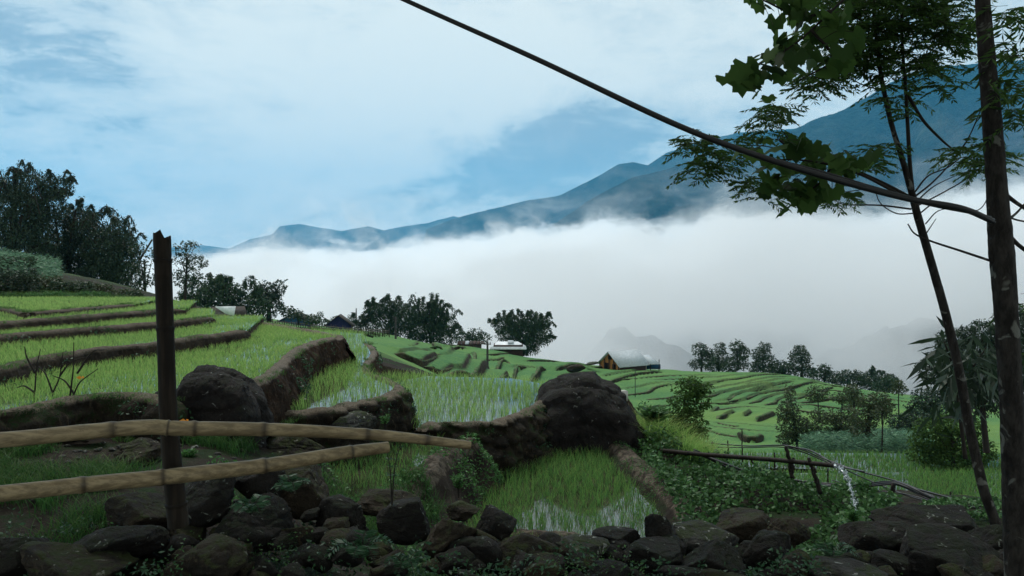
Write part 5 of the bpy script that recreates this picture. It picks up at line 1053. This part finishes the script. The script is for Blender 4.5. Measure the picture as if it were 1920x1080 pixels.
# ------------------------------------------------------------------ houses
def simple(name, ca, cb, sc_=2.0, rough=.85, stretch=(1, 1, 1), spec=.2):
    m, g = mat(name); n_ = g.noise(g.vm('MULTIPLY', objc(g), stretch), sc_, 5, .65); return finish(m, g, g.mix(g.ss(n_, .35, .65), ca, cb), rough, n_, .4, .03, spec)
H_tin = simple('pale_roof_sheet', (0.30, 0.34, 0.36), (0.52, 0.56, 0.58), 3, .85, (1, 6, 1), .1); H_tin2 = simple('white_sheet', (.6, .64, .66), (.8, .82, .84), 2, .5)
H_thatch = simple('thatch', (0.030, 0.024, 0.02), (0.07, 0.058, 0.048), 6); H_wood = simple('orange_boards', (0.30, 0.12, 0.035), (0.50, 0.22, 0.07), 5, .7, (6, 6, .5)); H_dark = simple('dark_boards', (0.028, 0.016, 0.012), (0.07, 0.038, 0.026), 5, .8, (6, 6, .5))
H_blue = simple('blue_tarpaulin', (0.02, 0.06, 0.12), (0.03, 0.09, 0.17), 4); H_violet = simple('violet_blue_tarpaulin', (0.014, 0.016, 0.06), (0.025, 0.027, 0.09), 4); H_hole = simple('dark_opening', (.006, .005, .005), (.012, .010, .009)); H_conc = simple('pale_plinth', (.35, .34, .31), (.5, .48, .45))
def poly(name, v, f, m, parent): return mesh(name, np.array(v, float), [np.array([q]) for q in f], m, parent)
def slab(name, quad, th, m, parent, rib=0):
    """thick sheet from a quad; optional raised ribs down the slope"""
    q = np.array(quad, float); nrm = np.cross(q[1] - q[0], q[3] - q[0]); nrm /= np.linalg.norm(nrm); mb = MB(); v = np.vstack([q, q + nrm * th]); mb.add(v, np.array([[3, 2, 1, 0], [4, 5, 6, 7], [0, 1, 5, 4], [1, 2, 6, 5], [2, 3, 7, 6], [3, 0, 4, 7]]))
    for i in range(rib):
        t = (i + .5) / rib; a = q[0] + (q[1] - q[0]) * t + nrm * (th + .01); b = q[3] + (q[2] - q[3]) * t + nrm * (th + .01); mb.add(*tube([a, b], .035, 4))
    return mb.build(name, m, parent)
def gable_house(c, rz, L, W, hw, hr, over, label, mats, name='hut', openings=(), cat='hut', ext=0.0):
    """ridge along local x; the gable end faces local -x"""
    root = empty(name, c, label, cat); root.rotation_euler = (0, 0, rz); mw, mg, mr = mats; l, w_ = L / 2, W / 2
    mesh('wall', np.array([[-l, -w_, -.6], [l, -w_, -.6], [l, w_, -.6], [-l, w_, -.6], [-l, -w_, hw], [l, -w_, hw], [l, w_, hw], [-l, w_, hw], [l, 0, hr - .05]], float), [np.array([[0, 1, 5, 4], [2, 3, 7, 6], [1, 2, 6, 5]]), np.array([[5, 6, 8]])], mw, root)
    mesh('gable_wall', np.array([[-l - .01, -w_, -.6], [-l - .01, w_, -.6], [-l - .01, w_, hw], [-l - .01, 0, hr - .05], [-l - .01, -w_, hw]], float), [np.array([[0, 4, 3, 2, 1]])], mg, root)
    s_ = (hr - hw) / w_; e_ = w_ + over; ze = hr - s_ * e_; th = .08
    for sg in (-1, 1):
        x0, x1 = -l - over, l + over; qd = [[x0, 0, hr], [x1, 0, hr], [x1, sg * e_, ze], [x0, sg * e_, ze]]
        slab('roof', qd if sg < 0 else qd[::-1], -th if False else th, mr, root, int(L * 1.6))
    if ext: slab('lean_to_roof', [[l + over, -e_ * .15, hr - .9], [l + over + ext, -e_ * .15, hr - 1.0], [l + over + ext, -e_ - .2, ze + .1], [l + over, -e_ - .2, ze + .1]], .06, mr, root, 4)
    for (nm, y, z, ww, hh, mm) in openings:
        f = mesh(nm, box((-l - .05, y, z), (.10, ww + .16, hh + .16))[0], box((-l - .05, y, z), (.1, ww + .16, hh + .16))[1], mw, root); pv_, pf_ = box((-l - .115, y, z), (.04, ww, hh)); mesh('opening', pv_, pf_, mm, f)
    return root
cb = P(1168, 690, 130)
r = gable_house(cb, R(32), 5.4, 5.0, 1.0, 2.9, .5, 'wooden cabin with an orange gable and pale metal roof on the terrace rim', (H_dark, H_wood, H_tin), 'cabin', [('window', -1.1, .55, .7, .6, H_hole), ('door', .9, .35, .8, 1.1, H_hole), ('window', 0, 1.9, .7, .5, H_hole)], 'cabin', 2.0)
for y in (-2.4, -1.2, 0, 1.2, 2.4): v, f = box((-2.92, y, .5 if abs(y) < 2.3 else .25), (.14, .14, 2.2 if abs(y) < 2.3 else 1.6)); mesh('post', v, f, H_dark, r)
v, f = box((-3.1, 0, -.5), (1.6, 5.4, .25)); mesh('plinth', v, f, H_conc, r)
b = P(1222, 692, 131); rt = empty('lean_to', b, 'open store with blue sheeting at the right end of the cabin', 'shed')
for x in (-1.6, -.2, 1.2): mesh('post', *box((x, 0, .5), (.12, .12, 2.2)), H_dark, rt)
v, f = box((.2, .3, .35), (2.6, .1, .8)); mesh('blue_sheet', v, f, H_blue, rt); v, f = box((-1.3, .1, .4), (.9, .2, 1.3)); mesh('pale_door', v, f, H_conc, rt)
gable_house(P(637, 618, 136), R(96), 3.2, 4.2, 1.0, 2.6, .45, 'thatched hut with a violet-blue gable beside the field fence', (H_dark, H_violet, H_thatch), 'hut')
gable_house(P(556, 607, 132), R(92), 3.4, 5.0, .6, 2.0, .5, 'low thatched hut with a bright blue gable behind the fence', (H_dark, H_blue, H_thatch), 'hut')
r = gable_house(P(428, 600, 100), R(30), 3.2, 2.4, 1.0, 1.7, .4, 'small dark shed under a tilted white sheet on the left slope', (H_dark, H_dark, H_thatch), 'shed', cat='shed')
b = P(432, 578, 99); rt = empty('white_sheet', b, 'tilted white sheet covering the small shed', 'sheet'); slab('sheet', [[-1.35, -1.6, .30], [1.25, -1.7, .35], [1.15, -2.0, -.80], [.35, -2.0, -.72]], .05, H_tin2, rt)
# hipped farmhouse
b = P(953, 660, 132); rt = empty('farmhouse', b, 'low farmhouse with a wide white hipped roof below the bamboo clump', 'farmhouse'); mesh('wall', *box((0, 0, .1), (4.8, 3.6, 2.4)), H_dark, rt)
hp = [[-3, -2.6, .75], [3, -2.6, .75], [3, 2.6, .75], [-3, 2.6, .75], [-1.6, 0, 1.75], [1.6, 0, 1.75]]; lo_ = [[x * .97, y * .97, z - .1] for x, y, z in hp]
mesh('roof', np.array(hp + lo_, float), [np.array([[0, 1, 5, 4], [2, 3, 4, 5], [7, 6, 10, 11], [9, 8, 11, 10], [0, 6, 7, 1], [1, 7, 8, 2], [2, 8, 9, 3], [3, 9, 6, 0]]), np.array([[1, 2, 5], [3, 0, 4], [8, 7, 11], [6, 9, 10]])], H_tin2, rt)
v, f = box((.3, -1.72, .1), (1.0, .06, .9)); mesh('door', v, f, H_wood, rt); slab('ridge_vent', [[-.1, -1.0, 1.5], [.9, -1.0, 1.5], [.9, 0, 1.9], [-.1, 0, 1.9]], .06, H_tin, rt)
b = P(880, 654, 138); rt = empty('ruined_shed', b, 'long low ruined shed with a broken brown roof left of the farmhouse', 'shed'); mesh('wall', *box((0, 0, .2), (4.2, 1.6, 1.2)), H_thatch, rt); rg = np.random.default_rng(2)
for i in range(7): x = -2 + i * .66; slab('roof', [[x, -1, .85 + rg.uniform(-.08, .1)], [x + .6, -1, .85 + rg.uniform(-.1, .1)], [x + .6, .9, 1.25], [x, .9, 1.25]], .06, [H_thatch, H_dark, H_tin][i % 3 if i % 5 else 1], rt)
b = P(1388, 700, 142); rt = mesh('tarpaulin', np.array([[-1.1, -1, -.2], [1.1, -1, -.2], [1.1, 1, -.2], [-1.1, 1, -.2], [0, 0, .75]]), [np.array([[0, 1, 4], [1, 2, 4], [2, 3, 4], [3, 0, 4]]), ], H_tin2); rt.location = [float(c) for c in b]; tag(rt, 'small white peaked tarpaulin on the far terrace rim', 'tarpaulin')
rock(1180, 800, 15.5, 60, 100, 'brown upright rock carrying the pale block behind the huge boulder', M_earth, 777, 16)
b = P(1168, 742, 15.5); v, f = box((0, 0, 0), (.14, .16, .20), .3); o = mesh('concrete_box', v, f, H_conc); o.location = [float(c) for c in b]; tag(o, 'small pale concrete block behind the top of the huge boulder', 'concrete block')
# fence of poles and pickets before the huts
rg = np.random.default_rng(8); b = P(640, 624, 118); rt = empty('field_fence', b, 'ragged wooden fence along the top of the far green field', 'fence'); mb = MB(); mr = MB()
xs_ = np.linspace(455, 730, 64); ys_ = np.interp(xs_, [455, 560, 640, 730], [603, 612, 620, 625])
for i, (x, y) in enumerate(zip(xs_, ys_)):
    q = P(x, y, 118) - b; mb.add(*box(q + [0, rg.uniform(-.1, .1), .1], (.10, .10, rg.uniform(.7, 1.5)), rg.uniform(-.2, .2)))
for h_ in (.15, .42): mr.add(*tube(np.array([P(x, y, 118) - b + [0, 0, h_ + rg.uniform(-.05, .05)] for x, y in zip(xs_[::3], ys_[::3])]), .05, 5))
mb.build('pickets', H_thatch, rt); mr.build('rail', simple('pale_wood', (.12, .10, .09), (.25, .22, .2)), rt)
tree((700, 628), 119, [(470,606,24,5),(510,611,24,6),(590,617,20,5),(680,625,22,5),(712,627,16,4),(655,622,16,5)], 'low weeds growing along the ragged field fence', .25, .8, 'hedge', L_mid, 70, cat='hedge')

# ------------------------------------------------------------------ the two near trees
def limb(mb, pts, Y, w0, w1, b, n=18, seg=8, bump=0.0):
    q = np.array(pts, float); Yv = np.interp(np.linspace(0, 1, len(q)), [0, 1], Y) if np.ndim(Y) else np.full(len(q), Y)
    w_ = P(q[:, 0], q[:, 1], Yv); k_ = Yv.mean() / F; nn = max(n, len(q) * 6); path = spline(w_, nn); r_ = np.linspace(w0, w1, nn) / 2 * k_
    V, f = tube(path - b, r_, seg)
    if bump: V = V + (bump * fbm(V * 14, 4))[:, None] * np.array([1, 1, 0.3])
    mb.add(V, f); return path
def frond_leaves(V, S, base, d0, ln, rng, pairs=7, leaf=.05, b=None, droop=.5, asp=.28):
    """pinnate leaf: a rachis with paired leaflets"""
    d0 = d0 / np.linalg.norm(d0); tip = base + d0 * ln + np.array([0, 0, -droop * ln * .5]); mid = (base + tip) / 2 + [0, 0, droop * ln * .18]
    pt = spline([base, mid, tip], pairs + 3); S.add(*tube(pt - b, .0013, 3, False)); T = np.gradient(pt, axis=0); T /= np.linalg.norm(T, axis=1)[:, None]
    rr = np.cross(T, rng.normal(0, .25, 3) + [0, 0, 1]); rr /= np.linalg.norm(rr, axis=1)[:, None]; ps = []; ds = []
    for j in range(2, pairs + 3):
        for sg in (-1, 1): ps.append(pt[j] - b); ds.append(rr[j] * sg + T[j] * .7 + rng.normal(0, .15, 3) + [0, 0, -.25])
    ps.append(pt[-1] - b); ds.append(T[-1]); ds = np.array(ds); ds /= np.linalg.norm(ds, axis=1)[:, None]
    v, f, s = leafset(np.array(ps), leaf, rng, asp, dirs=ds, jit=.2); V.add(v, f, s)
def spray(V, S, c_px, r_px, Y, n, rng, b, ln=.22, leaf=.052, droop=.55, pairs=7, asp=.28):
    """many pinnate leaves filling an ellipse of the crown"""
    (cx, cy), (rx, ry) = c_px, r_px
    for i in range(n):
        a = rng.uniform(0, 2 * math.pi); q = math.sqrt(rng.uniform(0, 1)); Yq = Y + rng.uniform(-.35, .35); base = P(cx + rx * .75 * q * math.cos(a), cy + ry * .75 * q * math.sin(a), Yq)
        az = rng.uniform(0, 2 * math.pi); frond_leaves(V, S, base, np.array([math.cos(az), math.sin(az) * .7, rng.uniform(-.3, .5)]), ln * rng.uniform(.7, 1.2), rng, pairs, leaf, b, droop, asp)
def lobed_leaf(V, c, size, rng, b, nrm=None, tilt=None):
    """broad palmate leaf with seven pointed lobes"""
    ang = np.linspace(-2.5, 2.5, 15); rad = np.array([.66, .82, .74, .95, .78, 1.0, .82, 1.14, .82, 1.0, .78, .95, .74, .82, .66]) * rng.uniform(.9, 1.1, 15)
    pts = np.stack([np.sin(ang) * rad, np.cos(ang) * rad, -0.18 * rad ** 2 + .05 * np.cos(ang * 3)], -1) * size; pts = np.vstack([[0, 0, 0], pts])
    az = rng.uniform(0, 2 * math.pi) if tilt is None else tilt; el = rng.uniform(-1.35, -.35)
    f_ = np.array([math.cos(az) * math.cos(el), math.sin(az) * math.cos(el), math.sin(el)]); s_ = np.cross(f_, [0, 0, 1]); s_ /= np.linalg.norm(s_); u_ = np.cross(s_, f_); W = pts[:, :1] * s_ + pts[:, 1:2] * f_ + pts[:, 2:] * u_ + (c - b)
    T = np.array([[0, i, i + 1] for i in range(1, 15)]); V.add(W, T, rng.uniform(0, 1))
rng = np.random.default_rng(42)
b = P(1912, 1130, 4.5); TR = empty('tree', b, 'tall straight rough-barked tree standing at the right edge of the photo', 'tree'); mb = MB()
q = np.array([(1912,1130),(1906,1000),(1902,900),(1898,800),(1893,700),(1887,600),(1880,500),(1874,430),(1868,340),(1860,230),(1850,110),(1842,0),(1834,-120),(1828,-300)], float); w_ = P(q[:, 0], q[:, 1], 4.5); pt = spline(w_, 220)
r_ = np.interp(np.linspace(0, 1, 220), np.linspace(0, 1, 14), [48, 46, 43, 41, 40, 40, 43, 42, 35, 33, 29, 25, 22, 16]) / 2 * 4.5 / F; V, f = tube(pt - b, r_, 26)
V = V + (.010 * fbm(V * [16, 16, 6], 5, .65) + .008 * np.clip(vnoise(V * [9, 9, 22]), 0, 1))[:, None] * np.array([1, 1, .2]); mb.add(V, f)
mb.build('trunk', M_bark, TR, smooth=True)
mb = MB()
for pts, a, c_ in [([(1885,365),(1905,380),(1935,400)],9,6),([(1890,440),(1910,460),(1940,482)],9,7),([(1885,415),(1905,400),(1930,372)],6,3),([(1888,405),(1905,412),(1935,418)],4,3),([(1878,420),(1862,445),(1858,470),(1862,490),(1878,500)],9,12),([(1860,490),(1800,470),(1745,452),(1715,438),(1702,420)],5,2.5),
                    ([(1842,-40),(1870,-80),(1940,-120)],14,8),([(1834,-120),(1780,-180),(1700,-220)],14,6),([(1830,-250),(1800,-400),(1650,-520),(1400,-600)],20,8)]: mb = MB(); limb(mb, pts, 4.5, a, c_, b); mb.build('branch', M_bark, TR, smooth=True)
# drooping long leaves at the right edge, dark
V = MB(); S = MB()
for (cx, cy, rx, ry, n) in [(1900,30,34,34,16),(1905,100,26,34,14),(1905,170,26,44,16),(1900,220,24,30,10),(1848,150,12,10,3)]: spray(V, S, (cx, cy), (rx, ry), 4.7, n, rng, b, .20, .085, .9, 5, .2)
for (cx, cy, rx, ry, n) in [(1915,570,18,30,6),(1912,680,14,30,5)]: spray(V, S, (cx, cy), (rx, ry), 5.2, n, rng, b, .16, .06, .7, 5, .2)
S.build('twigs', M_barkd, TR); V.build('crown', L_near, TR, attr='shade')
# unseen leaf clumps added above the picture to shade the foreground
V = MB()
for i in range(90):
    c = np.array([rng.uniform(-7.5, 6.5), rng.uniform(-4.5, 10.0), rng.uniform(3.0, 4.6)]); c[2] = max(c[2], 0.40 * c[1] + 1.3)
    p_ = lobe_points(c, 1.3, 1.3, .5, 420, rng, i * 1.7); v, f, s = leafset(p_ - b, .19, rng, .5, .3); V.add(v, f, s)
SHADE_CANOPY = V.build('unseen_shade_crown', L_near, TR, attr='shade')

b = P(1892, 1075, 5.8); TL = empty('tree', b, 'slender leaning tree crossing in front of the mist left of the tall trunk', 'tree'); mb = MB()
path = [(1905,1110),(1888,1050),(1868,985),(1845,920),(1828,850),(1815,790),(1803,720),(1788,650),(1768,570),(1745,490),(1722,410),(1710,365),(1692,300),(1672,235),(1655,160),(1646,100),(1640,40),(1632,-60)]
q = np.array(path, float); w_ = P(q[:, 0], q[:, 1], 5.8); pt = spline(w_, 200); r_ = np.interp(np.linspace(0, 1, 200), [0, .15, .4, .62, .7, 1], [20, 19, 16.5, 14, 10, 5]) / 2 * 5.8 / F; V, f = tube(pt - b, r_, 14); V = V + (.004 * fbm(V * [20, 20, 8], 4, .6))[:, None]; mb.add(V, f); mb.build('trunk', M_bark, TL, smooth=True)
mb = MB()
for pts, a, c_ in [([(1712,370),(1706,310),(1702,240),(1698,170),(1692,90),(1690,20)],8,5),([(1700,175),(1730,225),(1765,262),(1792,285)],7,3),([(1710,372),(1660,345),(1610,322),(1580,312)],7,3),([(1708,392),(1650,385),(1590,384),(1570,380)],4,2),([(1714,400),(1680,400),(1650,380),(1640,350)],3,1.5),
                    ([(1715,360),(1740,330),(1775,315),(1795,300)],3.5,2),([(1716,368),(1745,345),(1770,320),(1790,296)],4,2),([(1718,378),(1750,350),(1790,330)],3,1.5),([(1722,385),(1770,360),(1820,330),(1850,300),(1858,270)],3,1.5),([(1724,400),(1760,380),(1830,395),(1858,360)],3,1.5),([(1735,420),(1760,395),(1800,390)],2.5,1.5),
                    ([(1790,296),(1815,260),(1835,215),(1845,190)],3,1.5),([(1655,170),(1620,160),(1595,148)],3,1.5),([(1660,110),(1620,85),(1570,60)],4,2),([(1650,60),(1600,30),(1560,10)],4,2),([(1735,440),(1755,410)],2.5,1.2),([(1580,312),(1500,290),(1440,275),(1395,272)],3,1.5),([(1500,290),(1470,250),(1450,225)],2,1.2),([(1640,352),(1560,360),(1450,340),(1400,330)],2,1.2)]: mb = MB(); limb(mb, pts, 5.8, a, c_, b, seg=6); mb.build('branch', M_barkd, TL, smooth=True)
V = MB(); S = MB()
for (cx, cy, rx, ry, n) in [(1300,272,40,26,34),(1345,300,46,30,36),(1318,320,34,20,18),(1378,268,20,18,10),(1440,215,38,20,24),(1440,250,30,26,18),(1462,200,20,12,8),(1415,345,36,22,22),(1440,365,26,20,10),(1560,370,34,20,20),(1640,292,40,24,26),(1625,310,22,16,8),
                            (1810,290,40,26,30),(1850,300,34,22,18),(1838,325,30,14,10),(1880,290,20,18,8),
                            (1540,150,44,26,40),(1590,110,50,36,60),(1640,60,60,44,80),(1700,40,60,46,80),(1760,30,54,44,60),(1790,60,40,34,30),(1700,110,56,36,50),(1740,130,44,30,28),(1760,160,30,20,10),(1560,60,50,40,50),(1600,10,70,34,90),(1690,-10,90,36,110),(1770,80,40,40,40),(1620,110,50,30,50),(1520,170,30,16,12),(1660,150,34,24,18),(1690,190,24,22,10),(1710,215,14,12,4),(1800,10,30,30,20),(1650,185,20,16,6)]:
    spray(V, S, (cx, cy), (rx, ry), 5.8, int(n * 1.25), rng, b, .16, .050, .55, 6, .27)
S.build('twigs', M_barkd, TL); V.build('crown', L_near, TL, attr='shade')
# the broad-leaved branches, one high and one beside the hoses
for (nm, lb, Yb, stems, spots) in [('broad_leaved_branch', 'upper branch with large lobed leaves hanging in from the top edge', 5.0, [[(1640,-60),(1560,20),(1480,90),(1400,130)],[(1560,20),(1500,30),(1430,0)],[(1520,55),(1560,110),(1500,150)]],
      [(1420,5,7),(1450,0,7),(1480,10,8),(1500,35,9),(1530,60,9),(1560,50,10),(1580,90,9),(1500,90,9),(1470,100,9),(1440,105,9),(1400,120,10),(1392,150,9),(1420,140,9),(1450,125,10),(1490,125,10),(1520,105,10),(1550,130,9),(1410,160,7),(1540,20,9),(1600,60,8),(1510,0,9),(1580,20,9),(1475,75,9),(1490,60,8)]),
     ('broad_leaved_branch', 'lower branch with large lobed leaves just under the thick black hose', 5.0, [[(1700,372),(1620,330),(1560,310),(1500,300),(1450,300)],[(1560,310),(1540,340),(1500,370)],[(1500,300),(1475,275),(1460,262)]],
      [(1478,262,9),(1500,262,8),(1455,275,9),(1440,300,9),(1470,305,10),(1500,315,11),(1530,300,10),(1560,290,10),(1590,285,9),(1600,300,8),(1575,310,10),(1545,330,10),(1510,345,10),(1480,345,9),(1450,335,9),(1530,360,9),(1560,355,8),(1500,370,8),(1465,360,7),(1590,330,8),(1440,350,6),(1425,315,6),(1520,275,8),(1435,260,6)])]:
    b = P(*stems[0][0], Yb); T_ = empty(nm, b, lb, 'branch'); mb = MB(); V = MB()
    for s_ in stems: limb(mb, s_, Yb, 6, 3, b, seg=6)
    for (x, y, s) in spots:
        c = P(x, y, Yb + rng.uniform(-.25, .25)); lobed_leaf(V, c, s * .0108, rng, b)
        for _ in range(2): lobed_leaf(V, c + rng.normal(0, .075, 3), s * .0085, rng, b)
        st = P(*[(a_ + c2) / 2 for a_, c2 in zip((x, y), stems[0][2])], Yb); mb.add(*tube(spline([st - b, (st + c) / 2 - b + [0, 0, .03], c - b], 8), .0022, 4, False))
    mb.build('stem', M_barkd, T_, smooth=True); V.build('leaves', L_near, T_, attr='shade')
# long-leaved sapling in front of the leaning trunk
b = P(1800, 830, 7.4); T_ = empty('sapling', b, 'sapling with long drooping leaves where the leaning trunk meets the dark trees', 'sapling'); V = MB(); S = MB(); mb = MB()
limb(mb, [(1810,860),(1800,780),(1790,700),(1770,640)], 7.4, 8, 3, b); limb(mb, [(1795,730),(1830,680),(1850,650)], 7.4, 5, 2, b)
for i in range(330):
    px, py = rng.normal(1806, 32), rng.normal(692, 34); base = P(px, py, 7.4 + rng.uniform(-.5, .5)); a = rng.uniform(0, 2 * math.pi); el = rng.uniform(-1.4, -.2); d_ = np.array([[math.cos(a) * math.cos(el), math.sin(a) * math.cos(el), math.sin(el)]])
    v, f, s = leafset((base - b)[None], .26, rng, .17, dirs=d_, jit=.3); V.add(v, f, s)
mb.build('stem', M_barkd, T_); V.build('foliage', L_dark, T_, attr='shade')
